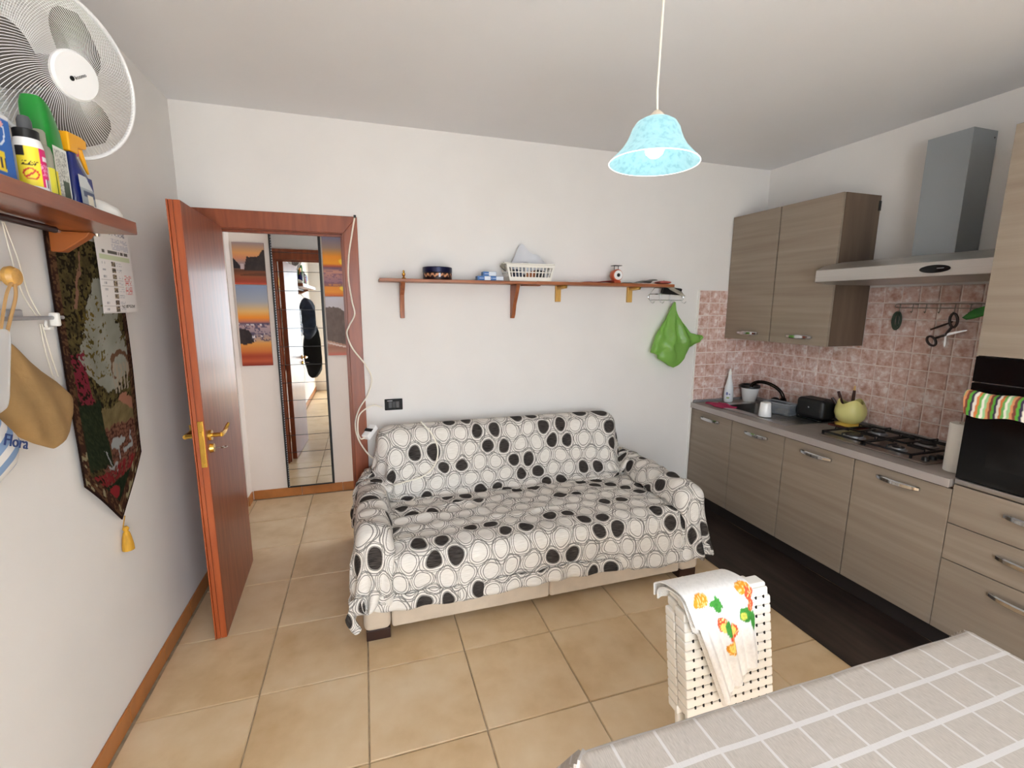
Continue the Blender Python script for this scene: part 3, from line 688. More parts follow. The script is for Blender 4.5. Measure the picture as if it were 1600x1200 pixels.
for k in range(16):
    ww, hh, ph = .004+.024*hsh(k, 1), .085+.03*hsh(k, 2), hsh(k, 3)*.01
    m.tube([(xr-.012-.006*hsh(k, 4)+.004*math.sin(a), -1.11+ph-.005+ww*math.sin(a), 1.612-hh*.5+hh*.5*math.cos(a)-.008*hsh(k, 5)) for a in np.linspace(0, 2*PI, 18)[:-1]], .0024, 5, True)
m.build('loop', mat('twine_green', rgb(60, 72, 60), .8), tb)
# scissors on the sixth hook
sz = thing('scissors', 'dark-handled kitchen scissors hanging open from the hook rail', 'scissors', (xr-.02, -1.40, 1.42))
def yz(y, z, dx=0): return (xr-.024+dx, y, z)
def loop(cy, cz, a, b, ang): return [yz(cy+a*math.cos(t)*math.cos(ang)-b*math.sin(t)*math.sin(ang), cz+a*math.cos(t)*math.sin(ang)+b*math.sin(t)*math.cos(ang)) for t in np.linspace(0, 2*PI, 22)[:-1]]
hm = mat('scissor_handle', rgb(40, 20, 18), .4)
m = MB(); m.tube(loop(-1.405, 1.567, .038, .018, 1.45), .0065, 7, True); m.tube([yz(-1.402, 1.53), yz(-1.385, 1.50), yz(-1.378, 1.485)], .007, 7); m.build('handle', hm, sz)
m = MB(); m.tube(loop(-1.315, 1.447, .030, .019, .9), .0065, 7, True); m.tube([yz(-1.335, 1.466), yz(-1.36, 1.478), yz(-1.383, 1.487)], .007, 7); m.build('handle', hm, sz)
m = MB(); m.prism([(-1.372, 1.492), (-1.384, 1.480), (-1.47, 1.512), (-1.478, 1.518), (-1.46, 1.517)], 0, xr-.027, xr-.024); m.build('blade', 'chrome', sz)
m = MB(); m.prism([(-1.374, 1.492), (-1.384, 1.484), (-1.386, 1.43), (-1.381, 1.415), (-1.376, 1.43)], 0, xr-.0235, xr-.0205); m.build('blade', 'chrome', sz)
MB().cyl((xr-.030, -1.379, 1.487), (xr-.018, -1.379, 1.487), .005).build('pivot', 'chrome', sz)
tg = thing('tongs', 'thin dark tongs hanging behind the scissors on the rail', 'tongs', (xr-.01, -1.33, 1.5))
MB().tube([(xr-.012, -1.395, 1.560), (xr-.012, -1.345, 1.535), (xr-.012, -1.295, 1.512)], [.004, .006, .005], 8).build('arm', mat('tong_dark', rgb(56, 34, 28), .4), tg)
gk = thing('peeler', 'bright green plastic kitchen tool on the rail next to the oven tower', 'kitchen tool', (xr-.02, -1.50, 1.6))
def gp(a, b, dd): return (xr-.032+dd, a, b)
MB().pillow([(-1.445, 1.583), (-1.46, 1.60), (-1.49, 1.628), (-1.54, 1.648), (-1.60, 1.655), (-1.60, 1.602), (-1.545, 1.598), (-1.50, 1.580), (-1.465, 1.572)], gp, .008).build('handle', mat('green_plastic', rgb(42, 128, 40), .4), gk)

# vinyl runner
o = sheet('runner', 'vinyl_runner', lambda u, v: (3.02+.54*u, -.10-2.4*v, .0035+.0012*math.sin(v*23)*(.4+u)), 6, 60, thick=.003); 
tag(o, 'dark wood-look vinyl runner on the floor along the base cabinets', 'rug')

# ------------------------------------------------------------------ sofa
sf = thing('sofa', 'beige suede two-seat sofa with block arms, under a patterned cover', 'sofa', (1.857, -.52, 0))
m = MB(); m.rbox(1.02, 2.70, -.965, -.06, .055, .26, .02, 3); m.build('base', 'sofa_suede', sf)
for x0, x1 in ((1.018, 1.8555), (1.8585, 2.698)):
    MB().rbox(x0, x1, -.995, -.962, .058, .214, .014, 3).build('front_panel', 'sofa_suede', sf)
    MB().rbox(x0, x1, -.998, -.37, .217, .425, .04, 4).build('seat_cushion', 'sofa_suede', sf)
for x0, x1 in ((.885, 1.014), (2.702, 2.832)):
    MB().rbox(x0, x1, -1.0, -.05, .055, .555, .03, 4).build('arm', 'sofa_suede', sf)
BT = math.radians(9)
BC = Vector((1.832, -.215, .50)); BH = Vector((.822, .095, .36))
for sx in (-1, 1):
    m = MB(); m.rbox(-.408, .408, -BH.y, BH.y, -BH.z, BH.z, .07, 5)
    Mx = Matrix.Translation((BC.x+sx*.411, BC.y, BC.z)) @ Matrix.Rotation(-BT, 4, 'X'); m.v = [tuple(Mx @ Vector(v)) for v in m.v]
    m.build('back_cushion', 'sofa_suede', sf)
for x0 in (.895, 2.71):
    for y0 in (-.985, -.15): MB().prism([(x0, y0), (x0+.115, y0), (x0+.115, y0+.07), (x0, y0+.07)], 2, 0, .056).build('foot', 'foot_wood', sf, bevel=.003)

# the cover: a real sheet laid over the sofa and relaxed against it
def drape():
    NS, NT = 112, 84
    S0, S1 = -1.275, 1.25; TL = 1.98
    s = np.linspace(S0, S1, NS); t = np.linspace(0, TL, NT); ds, dt = s[1]-s[0], t[1]-t[0]
    prof = np.array([(-.045, .62), (-.045, .84), (-.06, .885), (-.10, .90), (-.20, .895), (-.245, .86), (-.375, .47), (-.43, .452), (-.94, .452), (-1.012, .43), (-1.03, .38), (-1.03, .19)])
    L = np.r_[0, np.cumsum(np.linalg.norm(np.diff(prof, axis=0), axis=1))]; prof_len = L[-1]
    tt = t/TL*prof_len; PY = np.interp(tt, L, prof[:, 0]); PZ = np.interp(tt, L, prof[:, 1])
    cx = 1.857; P = np.zeros((NT, NS, 3)); slack = 1.03
    for j in range(NT):
        y, z = PY[j], PZ[j]
        front = y < -1.0
        for sg in (-1, 1):
            aL, aO = (.87, 1.025) if sg < 0 else (2.847, 2.69)
            hz_ = .575
            if front and z < .44: pl = [(cx, y, z), (aL, y, z), (aL, y+1.0, z)]
            elif z > hz_: 
                e = BC.x+sg*(BH.x+.012); pl = [(cx, y, z), (e, y, z), (e+sg*.005, y, hz_), (aL, y, hz_), (aL, y, hz_-1)]
            else: pl = [(cx, y, z), (aO, y, z), (aO, y, hz_), (aL, y, hz_), (aL, y, hz_-1)]
            pl = np.array(pl); l = np.r_[0, np.cumsum(np.linalg.norm(np.diff(pl, axis=0), axis=1))]
            idx = np.where(s*sg >= 0)[0]; q = np.abs(s[idx])/slack
            for k in range(3): P[j, idx, k] = np.interp(q, l, pl[:, k])
    rng = np.random.RandomState(3); 
    P[..., 2] += .02*np.abs(rng.rand(NT, NS))*0
    # boxes to collide with: centre, half, radius, tilt
    B = [((1.858, -.50, .2), (.84, .498, .225), .05, 0), ((.949, -.525, .25), (.066, .477, .307), .045, 0), ((2.767, -.525, .25), (.067, .477, .307), .045, 0), (tuple(BC), (BH.x, BH.y, BH.z), .07, -BT)]
    EPS = .017
    def collide(P, Q):
        for c, h, r, tl in B:
            d = P-np.array(c)
            if tl:
                ca, sa = math.cos(-tl), math.sin(-tl); d = np.stack([d[..., 0], d[..., 1]*ca-d[..., 2]*sa, d[..., 1]*sa+d[..., 2]*ca], -1)
            q = np.abs(d)-(np.array(h)-r); qp = np.maximum(q, 0); n = np.linalg.norm(qp, axis=-1); mx = q.max(-1); dist = n+np.minimum(mx, 0)-r
            hit = dist < EPS
            if not hit.any(): continue
            nr = np.where((n > 1e-6)[..., None], qp/np.maximum(n, 1e-6)[..., None], np.eye(3)[q.argmax(-1)])*np.sign(d)
            if tl:
                ca, sa = math.cos(tl), math.sin(tl); nr = np.stack([nr[..., 0], nr[..., 1]*ca-nr[..., 2]*sa, nr[..., 1]*sa+nr[..., 2]*ca], -1)
            mv = P-Q; vt = mv-(mv*nr).sum(-1)[..., None]*nr
            P = np.where(hit[..., None], P+nr*(EPS-dist)[..., None]-.7*vt, P)
        P[..., 1] = np.minimum(P[..., 1], -.02); P[..., 2] = np.maximum(P[..., 2], .02)
        return P
    def con(P, acc, cnt, a, b, rest, k):
        A, C = P[a], P[b]; d = C-A; l = np.linalg.norm(d, axis=-1)+1e-9; f = (k*(1-rest/l)*.5)[..., None]*d
        acc[a] += f; acc[b] -= f; cnt[a] += k; cnt[b] += k
    sl = np.s_
    diag = math.hypot(ds, dt)
    V = np.zeros_like(P); crease = np.argmin(np.abs(PY+.385)+10*(PZ > .6)); top = np.argmin(np.abs(PY+.15)+10*(PZ < .8))
    ci = np.where(np.abs(s) < .83)[0]; hi = np.where(np.abs(s) < 1.16)[0]; hemz = .258-.014*s[hi]+.010*np.sin(s[hi]*5+1)+.006*np.sin(s[hi]*17)
    seat = (PY < -.42) & (PY > -1.0); P[seat, :, 2] += (.022*np.sin(PY[seat]*46+1.2*np.sin(1.5))[:, None]*(.5+.5*np.sin(s*2.3+1))[None, :]); P[seat, :, 2] += (.018*np.sin(PY[seat]*30+2)[:, None]*np.cos(s*4.1)[None, :])
    for it in range(340):
        Q = P.copy()
        V *= .93; V[..., 2] -= .00035; P = P+V
        for _ in range(3):
            acc = np.zeros_like(P); cnt = np.full(P.shape[:2], 1e-6)
            con(P, acc, cnt, sl[:, :-1], sl[:, 1:], ds, 1.); con(P, acc, cnt, sl[:-1], sl[1:], dt, 1.)
            con(P, acc, cnt, sl[:-1, :-1], sl[1:, 1:], diag, .35); con(P, acc, cnt, sl[:-1, 1:], sl[1:, :-1], diag, .35)
            con(P, acc, cnt, sl[:, :-2], sl[:, 2:], 2*ds, .05); con(P, acc, cnt, sl[:-2], sl[2:], 2*dt, .05)
            P = P+1.5*acc/cnt[..., None]
        # tucked into the seat crease, held over the top of the back
        P[crease, ci, 1] += .25*(-.372-P[crease, ci, 1]); P[crease, ci, 2] += .25*(.436-P[crease, ci, 2])
        P[top, ci, 1] += .3*(-.15-P[top, ci, 1])
        P[0, ci, 1] += .4*(-.05-P[0, ci, 1]); P[0, ci, 2] += .4*(.64-P[0, ci, 2])
        P[-1, hi, 1] += .3*(-1.028-P[-1, hi, 1]); P[-1, hi, 2] += .3*(hemz-P[-1, hi, 2])
        P = collide(P, Q)
        V = np.clip(P-Q, -.01, .01)
    # soft creases left in the cloth by use: ridges rise off the seat, the back and the arms
    S_, Y_ = s[None, :], PY[:, None]
    wseat = np.clip((-.40-Y_)/.06, 0, 1)*np.clip((Y_+1.0)/.10, 0, 1)*(PZ[:, None] < .6)
    ph = 2*np.pi*(t[:, None]*8.2+.45*np.sin(S_*1.9+.6)+.22*np.sin(S_*4.7)); amp = .5+.5*np.sin(S_*2.6+t[:, None]*3.1)
    P[..., 2] += wseat*.020*np.maximum(0, np.sin(ph))**2*(.25+.75*amp)
    ph2 = 2*np.pi*(t[:, None]*3.4+S_*2.3); ph3 = 2*np.pi*(t[:, None]*2.2-S_*3.3+.4)
    P[..., 2] += wseat*.010*np.maximum(0, np.sin(ph3))**4
    wb = ((PZ[:, None] > .48) & (PY[:, None] < -.2))*np.clip((.9-PZ[:, None])/.15, 0, 1)
    P[..., 1] -= wb*(.010*np.maximum(0, np.sin(ph2))**4*(.3+.7*(S_ < -.3))+.008*np.maximum(0, np.sin(2*np.pi*(S_*.75+.25)))**24)
    wf = np.clip((t[:, None]-1.66)/.15, 0, 1); P[..., 1] -= wf*(.008*np.sin(2*np.pi*(S_*5.1+.3*np.sin(S_*7)))+.008)
    return P, s, t
CP, cs_, ct_ = drape()
def cover_mat():
    m, nt, b = newmat('cover_cloth')
    tc = N(nt, 'ShaderNodeTexCoord'); L = nt.links.new
    def math_(op, a, b_=None, c=None):
        n = N(nt, 'ShaderNodeMath', operation=op)
        for i, v in enumerate((a, b_, c)):
            if v is None: continue
            if isinstance(v, (int, float)): n.inputs[i].default_value = v
            else: L(v, n.inputs[i])
        return n.outputs[0]
    # wobble
    nz = N(nt, 'ShaderNodeTexNoise'); nz.inputs['Scale'].default_value = 7.5; nz.inputs['Detail'].default_value = 1; L(tc.outputs['UV'], nz.inputs['Vector'])
    sp = N(nt, 'ShaderNodeSeparateXYZ'); L(tc.outputs['UV'], sp.inputs[0]); ns = N(nt, 'ShaderNodeSeparateColor'); L(nz.outputs['Color'], ns.inputs[0])
    A = .118; RV = 1.48
    def lattice(ox, oy, wob, seed):
        u = math_('ADD', sp.outputs[0], math_('MULTIPLY', math_('SUBTRACT', ns.outputs[0], .5), wob)); v = math_('ADD', sp.outputs[1], math_('MULTIPLY', math_('SUBTRACT', ns.outputs[1], .5), wob))
        u = math_('ADD', math_('DIVIDE', u, A), ox); v = math_('ADD', math_('DIVIDE', v, A*RV), oy)
        iu, iv = math_('FLOOR', u), math_('FLOOR', v)
        du = math_('SUBTRACT', math_('FRACT', u), .5); dv = math_('MULTIPLY', math_('SUBTRACT', math_('FRACT', v), .5), RV)
        d = math_('SQRT', math_('ADD', math_('MULTIPLY', du, du), math_('MULTIPLY', dv, dv)))
        cb = N(nt, 'ShaderNodeCombineXYZ'); pr_ = math_('FLOOR', math_('DIVIDE', iu, 2.0)); L(pr_, cb.inputs[0]); L(iv, cb.inputs[1]); cb.inputs[2].default_value = seed
        wn = N(nt, 'ShaderNodeTexWhiteNoise'); L(cb.outputs[0], wn.inputs[0])
        alt = math_('FLOORED_MODULO', math_('ADD', pr_, math_('MULTIPLY', iv, 1.0)), 2.0)
        return d, math_('ADD', wn.outputs['Value'], alt)
    def band(d, r, wd): return math_('LESS_THAN', math_('ABSOLUTE', math_('SUBTRACT', d, r)), wd)
    line = None; dark = None
    for ox, oy, sd in ((0, 0, 1.), (.5, .5, 2.)):
        d, rnd = lattice(ox, oy, .05, sd); isd = math_('LESS_THAN', rnd, .66)
        dk = math_('MULTIPLY', math_('LESS_THAN', d, .315), isd); dark = dk if dark is None else math_('MAXIMUM', dark, dk)
        l = math_('MAXIMUM', band(d, .335, .015), band(d, .43, .014))
        d2, _ = lattice(ox+.02, oy-.015, .075, sd); l = math_('MAXIMUM', l, band(d2, .485, .013)); 
        line = l if line is None else math_('MAXIMUM', line, l)
    wv = N(nt, 'ShaderNodeTexNoise'); mp = N(nt, 'ShaderNodeMapping'); mp.inputs['Scale'].default_value = (20, 420, 1); L(tc.outputs['UV'], mp.inputs[0]); L(mp.outputs[0], wv.inputs['Vector']); wv.inputs['Scale'].default_value = 1
    base = ramp(nt, wv.outputs['Fac'], [(.3, rgb(214, 208, 200)), (.7, rgb(236, 232, 226))]); dkc = ramp(nt, wv.outputs['Fac'], [(.38, rgb(40, 36, 35)), (.7, rgb(84, 78, 74))])
    m1 = N(nt, 'ShaderNodeMix', data_type='RGBA'); L(math_('MULTIPLY', line, .78), m1.inputs[0]); L(base, m1.inputs[6]); m1.inputs[7].default_value = rgb(66, 62, 60)
    m2 = N(nt, 'ShaderNodeMix', data_type='RGBA'); L(dark, m2.inputs[0]); L(m1.outputs[2], m2.inputs[6]); L(dkc, m2.inputs[7])
    L(m2.outputs[2], b.inputs['Base Color']); b.inputs['Roughness'].default_value = .92; b.inputs['Specular IOR Level'].default_value = .15
    bp = N(nt, 'ShaderNodeBump'); bp.inputs['Strength'].default_value = .12; bp.inputs['Distance'].default_value = .002; L(wv.outputs['Fac'], bp.inputs['Height']); L(bp.outputs[0], b.inputs['Normal'])
cover_mat()
NT_, NS_ = CP.shape[:2]
def _cp(u, v): return CP[min(int(round(v*(NT_-1))), NT_-1), min(int(round(u*(NS_-1))), NS_-1)]
o = sheet('sofa_cover', 'cover_cloth', _cp, NS_-1, NT_-1, thick=.004, uvf=lambda u, v: (cs_[0]+u*(cs_[-1]-cs_[0]), v*ct_[-1]), sub=1, smooth=80)
tag(o, 'off-white sofa cover with dark grey dots and ring outlines, draped over the sofa', 'sofa cover')

# ------------------------------------------------------------------ table and its cloth
TBX0, TBX1, TBY0, TBY1, TBZ = 1.335, 2.48, -3.36, -2.437, .77
tb = thing('dining_table', 'rectangular dining table under a checked cloth, in the foreground', 'table', ((TBX0+TBX1)/2, (TBY0+TBY1)/2, 0))
MB().rbox(TBX0+.012, TBX1-.012, TBY0+.012, TBY1-.012, TBZ-.045, TBZ-.006, .004).build('tabletop', 'pine_yellow', tb)
for x in (TBX0+.06, TBX1-.11):
    for y in (TBY0+.06, TBY1-.11): MB().rbox(x, x+.05, y, y+.05, 0, TBZ-.046, .004).build('leg', 'pine_yellow', tb)
def cloth_check():
    m, nt, b = newmat('check_cloth'); tc = N(nt, 'ShaderNodeTexCoord'); L = nt.links.new; sp = N(nt, 'ShaderNodeSeparateXYZ'); L(tc.outputs['UV'], sp.inputs[0])
    def mm(op, a, v): 
        n = N(nt, 'ShaderNodeMath', operation=op)
        for i, q in enumerate((a, v)):
            if isinstance(q, (int, float)): n.inputs[i].default_value = q
            else: L(q, n.inputs[i])
        return n.outputs[0]
    def ln(c, off, pitch, hw):
        f = mm('FRACT', mm('DIVIDE', mm('SUBTRACT', c, off), pitch), 0); d = mm('MULTIPLY', mm('ABSOLUTE', mm('SUBTRACT', f, .5), 0), pitch)
        return mm('GREATER_THAN', d, pitch/2-hw)
    l1 = ln(sp.outputs[0], 1.88, .0985, .0032); l2 = ln(sp.outputs[1], -2.512, .0835, .0055)
    nz = N(nt, 'ShaderNodeTexNoise'); mp = N(nt, 'ShaderNodeMapping'); mp.inputs['Scale'].default_value = (500, 60, 1); L(tc.outputs['UV'], mp.inputs[0]); L(mp.outputs[0], nz.inputs['Vector']); nz.inputs['Scale'].default_value = 1
    base = ramp(nt, nz.outputs['Fac'], [(.3, rgb(174, 166, 158)), (.7, rgb(192, 184, 176))])
    mx = N(nt, 'ShaderNodeMix', data_type='RGBA'); L(mm('MULTIPLY', mm('MAXIMUM', l1, l2), .62), mx.inputs[0]); L(base, mx.inputs[6]); mx.inputs[7].default_value = rgb(220, 219, 220)
    L(mx.outputs[2], b.inputs['Base Color']); b.inputs['Roughness'].default_value = .8; b.inputs['Specular IOR Level'].default_value = .25
    bp = N(nt, 'ShaderNodeBump'); bp.inputs['Strength'].default_value = .15; bp.inputs['Distance'].default_value = .002; L(nz.outputs['Fac'], bp.inputs['Height']); L(bp.outputs[0], b.inputs['Normal'])
cloth_check()
DRP = .17
def tcl(u, v):
    a = (TBX0-DRP)+u*(TBX1-TBX0+2*DRP); c = (TBY0-DRP)+v*(TBY1-TBY0+2*DRP)
    ox, oy = max(TBX0-a, 0, a-TBX1), max(TBY0-c, 0, c-TBY1)
    x, y = min(max(a, TBX0), TBX1), min(max(c, TBY0), TBY1)
    sx, sy = (-1 if a < TBX0 else 1), (-1 if c < TBY0 else 1)
    r = .012; z = TBZ-.001+.0015*fbm(a*7, c*3)*.6+.0022*max(0, math.sin(a*17+c*5))**3*(ox+oy == 0)
    flare = .012*math.sin(a*28)*(oy > 0)*oy/DRP + .012*math.sin(c*28)*(ox > 0)*ox/DRP
    if ox or oy:
        o_ = max(ox, oy); mn = min(ox, oy); th = min(o_/(r*1.57), 1)*PI/2
        k = r*math.sin(th)+flare+.02*o_+.55*mn; z = TBZ-r*(1-math.cos(th))-max(0, o_-r*1.57)
        if ox >= oy: x += sx*k; y += sy*(mn*.35)
        else: y += sy*k; x += sx*(mn*.35)
    return (x, y, z)
o = sheet('tablecloth', 'check_cloth', tcl, 140, 120, thick=.0015, uvf=lambda u, v: ((TBX0-DRP)+u*(TBX1-TBX0+2*DRP), (TBY0-DRP)+v*(TBY1-TBY0+2*DRP)))
tag(o, 'beige tablecloth with white check lines on the foreground table', 'tablecloth')

# ------------------------------------------------------------------ folded chairs with towel
mat('chair_plastic', rgb(238, 234, 226), .42)
mat('hole_dark', rgb(24, 20, 18), .9)
def CH(x, dd, z): return (x, -2.135-(.80-z)*.155+dd, z)
CX0, CX1 = 1.79, 2.105
def chair(d0, label, dz=0):
    c = thing('folding_chair', label, 'chair', CH((CX0+CX1)/2, d0, 0), group='white folding chairs')
    def part(name, m, par, mt='chair_plastic', sm=40):
        m.v = [CH(x, d0+y, z+(dz if z > .3 else 0)) for x, y, z in m.v]; return m.build(name, mt, par, smooth=sm)
    m = MB()
    for x in (CX0+.012, CX1-.042):
        m.rbox(x, x+.03, .012, .034, .02, .79, .006)
    fr_ = part('side_frame', m, c)
    zz = .462; k = 0; bk = None
    while zz < .77:
        h = .0262; ins = .010 if zz > .76 else 0
        m = MB(); m.rbox(CX0+ins, CX1-ins, .001, .045, zz, zz+h, .0045, 2); part('strap', m, c); zz += .0275; k += 1
    part('top_rail', MB().rbox(CX0+.016, CX1-.016, .002, .044, zz, zz+.014, .006, 3), c)
    m = MB()
    for i in range(10):
        for j in range(12):
            x = CX0+.028+i*(CX1-CX0-.056)/9; z = .4626+.0275*j-.001; m.box(x-.0025, x+.0025, .0002, .004, z-.0045, z+.0045)
    q = part('perforation', m, c, 'hole_dark', 0); q['kind'] = 'stuff'
    part('seat', MB().rbox(CX0+.045, CX1-.045, .008, .03, .16, .44, .008, 2), c)
    for x in (CX0+.046, CX1-.064): part('rear_leg', MB().rbox(x, x+.018, .032, .045, .002, .45, .004), c)
    part('stretcher', MB().rbox(CX0+.042, CX1-.042, .015, .03, .08, .10, .004), c)
    part('foot_cap', MB().rbox(CX0+.01, CX0+.044, .010, .036, 0.0, .02, .004), c); part('foot_cap', MB().rbox(CX1-.044, CX1-.01, .010, .036, 0.0, .02, .004), c)
chair(0.0, 'front one of two white woven-plastic folding chairs, nearer the table, under the towel')
chair(.049, 'rear one of two white woven-plastic folding chairs, nearer the sofa, under the towel', -.028)
FR = [(.20, .36, .10, .035, 'o'), (.87, .39, .10, .035, 'o'), (.93, .44, .06, .04, 'r'), (.43, .42, .05, .045, 'g'), (.36, .40, .05, .02, 'g'), (.40, .555, .065, .045, 'r'), (.42, .58, .045, .03, 'y'), (.55, .65, .095, .05, 'r'), (.57, .645, .05, .03, 'y'), (.46, .735, .075, .042, 'o'), (.465, .73, .045, .024, 'y'), (.47, .60, .04, .05, 'g'), (.84, .58, .09, .05, 'g'), (.94, .66, .06, .06, 'g'), (.93, .53, .05, .04, 'r'), (.80, .59, .035, .025, 'y2')]
FCOL = {'o': (226, 150, 50), 'r': (220, 92, 60), 'g': (70, 140, 62), 'y': (238, 210, 110), 'y2': (196, 200, 90)}
def tow_col(u, v):
    col = (238, 236, 234); col = tuple(c_-6*(fbm(u*30, v*60) > .55) for c_ in col)
    for a, b_, ra, rb, k in FR:
        e = ((u-a)/(ra*1.15))**2+((v-b_)/(rb*1.15))**2
        e += .7*(fbm(u*26+a*9, v*40)-.5)*(1 if k != 'g' else 2.2)
        if e < 1:
            base_ = FCOL[k]; n = fbm(u*60, v*90, 4); col = tuple(min(255, c_*(.82+.42*n)) for c_ in base_)
            if k in 'or' and n > .62: col = (242, 214, 150)
    return tuple(lin(c_) for c_ in col)
def towel_fn(lay):
    off = .006+.013*lay
    def fn(u, v):
        z_top = .810+off; Lf, Lb = .30-.095*u, .022+.012*lay
        path = v*(Lf+Lb+.115)                  # from rear hem over the top to the front hem
        x0 = 1.790-.004*lay; x1 = 2.005
        wv_ = .006*math.sin(u*15+lay)+.004*math.sin(u*31)
        if path < Lb: z = z_top-.042-(Lb-path); dd = .098+off+wv_*.6
        elif path < Lb+.115:
            q = (path-Lb)/.115; z = z_top-.012*(2*q-1)**4-.03*(1-q)**2; dd = .098+off-q*(.106+2*off)
        else: s_ = path-Lb-.115; z = z_top-.012-s_; dd = -.008-off-wv_*min(1, s_*9)-.006*min(1, s_*6)
        fall = max(0, (z_top-z)-.012)*(path > Lb+.115)
        x = x0+(x1-x0)*u+fall*(.36*(1-u)+.06*u)-.012*(1-u)*(v < .5)
        return CH(x, dd, z)
    return fn
tw_ = thing('dish_towel', 'white terry towel printed with oranges and leaves, hung over the folding chairs', 'towel', CH(1.9, 0, .84))
sheet('outer_layer', printmat('towel_print', .95, .05), towel_fn(1), 90, 120, tw_, thick=.004, colf=tow_col)
sheet('inner_layer', mat('terry', rgb(236, 232, 226), .95, bump=.5, bs=300), lambda u, v: towel_fn(0)(u*.9-.015, v*1.02), 30, 60, tw_, thick=.005)

# ------------------------------------------------------------------ long wall shelves
sA = thing('wall_shelf', 'reddish pine wall shelf on two tall brackets, left half above the sofa', 'shelf', (1.56, -.09, 1.775))
MB().rbox(1.05, 2.065, -.18, -.004, 1.776, 1.794, .003).build('board', 'pine_red', sA)
m = MB(); m.prism([(-.004, 1.550), (-.024, 1.550), (-.028, 1.62), (-.05, 1.70), (-.12, 1.745), (-.15, 1.7755), (-.004, 1.7755)], 0, 1.178, 1.206); m.build('bracket', 'pine_red_v', sA, bevel=.003)
m = MB(); m.prism([(-.004, 1.548), (-.03, 1.548), (-.05, 1.575), (-.07, 1.64), (-.11, 1.70), (-.13, 1.735), (-.15, 1.7755), (-.004, 1.7755)], 0, 1.93, 1.955); m.build('bracket', 'pine_red_v', sA, bevel=.003)
sB = thing('wall_shelf', 'reddish wall shelf on two yellow brackets, right half above the sofa', 'shelf', (2.6, -.08, 1.775))
MB().rbox(2.068, 3.155, -.165, -.004, 1.776, 1.797, .003).build('board', 'pine_red', sB); 
MB().rbox(1.99, 2.12, -.10, -.05, 1.768, 1.7755, .003).build('joining_plate', 'pine_red', sB)
for x in (2.285, 2.868):
    m = MB(); m.rbox(x-.02, x+.02, -.026, -.003, 1.664, 1.7755, .004); m.prism([(-.026, 1.7755), (-.15, 1.7755), (-.14, 1.755), (-.026, 1.75)], 0, x-.013, x+.013); m.build('bracket', 'pine_yellow', sB)
ZS = 1.7945
# brass knob
lathe_obj('brass_figure', [(.012, 0), (.013, .006), (.005, .012), (.009, .022), (.011, .032), (.005, .04), (.007, .048), (.001, .054)], (1.20, -.12, ZS), 'brass', 'tiny brass figure at the left end of the long wall shelf', 'figurine', 14)
# tin
tn = thing('round_tin', 'round navy tin with gold lettering on the left wall shelf', 'tin', (1.415, -.095, ZS)); c = (1.415, -.085, ZS+.0005)
MB().lathe([(.090, 0), (.0915, .003), (.0915, .05), (.0905, .052)], c, 40).build('can', mat('tin_dark', rgb(34, 14, 18), .35, .3), tn)
MB().lathe([(.0935, .045), (.0935, .074), (.090, .078), (.001, .078)], c, 40).build('lid', mat('tin_navy', rgb(20, 24, 58), .3, .4), tn)
def tin_c(u, v):
    w_ = .5+.32*math.sin(u*46)+.12*math.sin(u*97)
    if abs(u-.5) < .03: return (lin(190), lin(196), lin(214))
    return (lin(190), lin(132), lin(96)) if abs(v-w_) < .30 and hsh(int(u*46)) > .15 else (lin(34), lin(14), lin(18))
sheet('band', 'label_print', lambda u, v: (c[0]+.0922*math.sin((u-.5)*2.6), c[1]-.0922*math.cos((u-.5)*2.6), c[2]+.014+.024*v), 60, 8, tn, colf=tin_c)
# small blue boxes
def blue_c(k):
    def f(u, v): return tuple(lin(q) for q in ((54, 104, 170) if u < (.45 if k else .55) else (216, 222, 230))) if not (abs(v-.5) < .14 and hsh(int(u*14), k) > .4) else tuple(lin(q) for q in (190, 206, 228))
    return f
for k, (x0, y0, z0, a, lb) in enumerate([(1.660, -.165, ZS, .0, 'blue and white small carton, bottom left of the little pile by the basket'), (1.748, -.16, ZS, -.06, 'blue and white small carton, bottom right of the little pile by the basket'), (1.700, -.155, ZS+.0285, .08, 'blue and white small carton lying on top of the little pile by the basket')]):
    bx_ = thing('small_carton', lb, 'box', (x0+.045, y0+.03, z0), a, group='blue cartons on the shelf')
    MB().rbox(x0, x0+.088, y0, y0+.06, z0+.0005, z0+.028, .0015).build('carton', mat('carton_blue', rgb(92, 134, 186), .5), bx_)
    sheet('printed_face', 'label_print', lambda u, v: (x0+.002+.084*u, y0-.0004, z0+.002+.024*v), 20, 6, bx_, colf=blue_c(k))
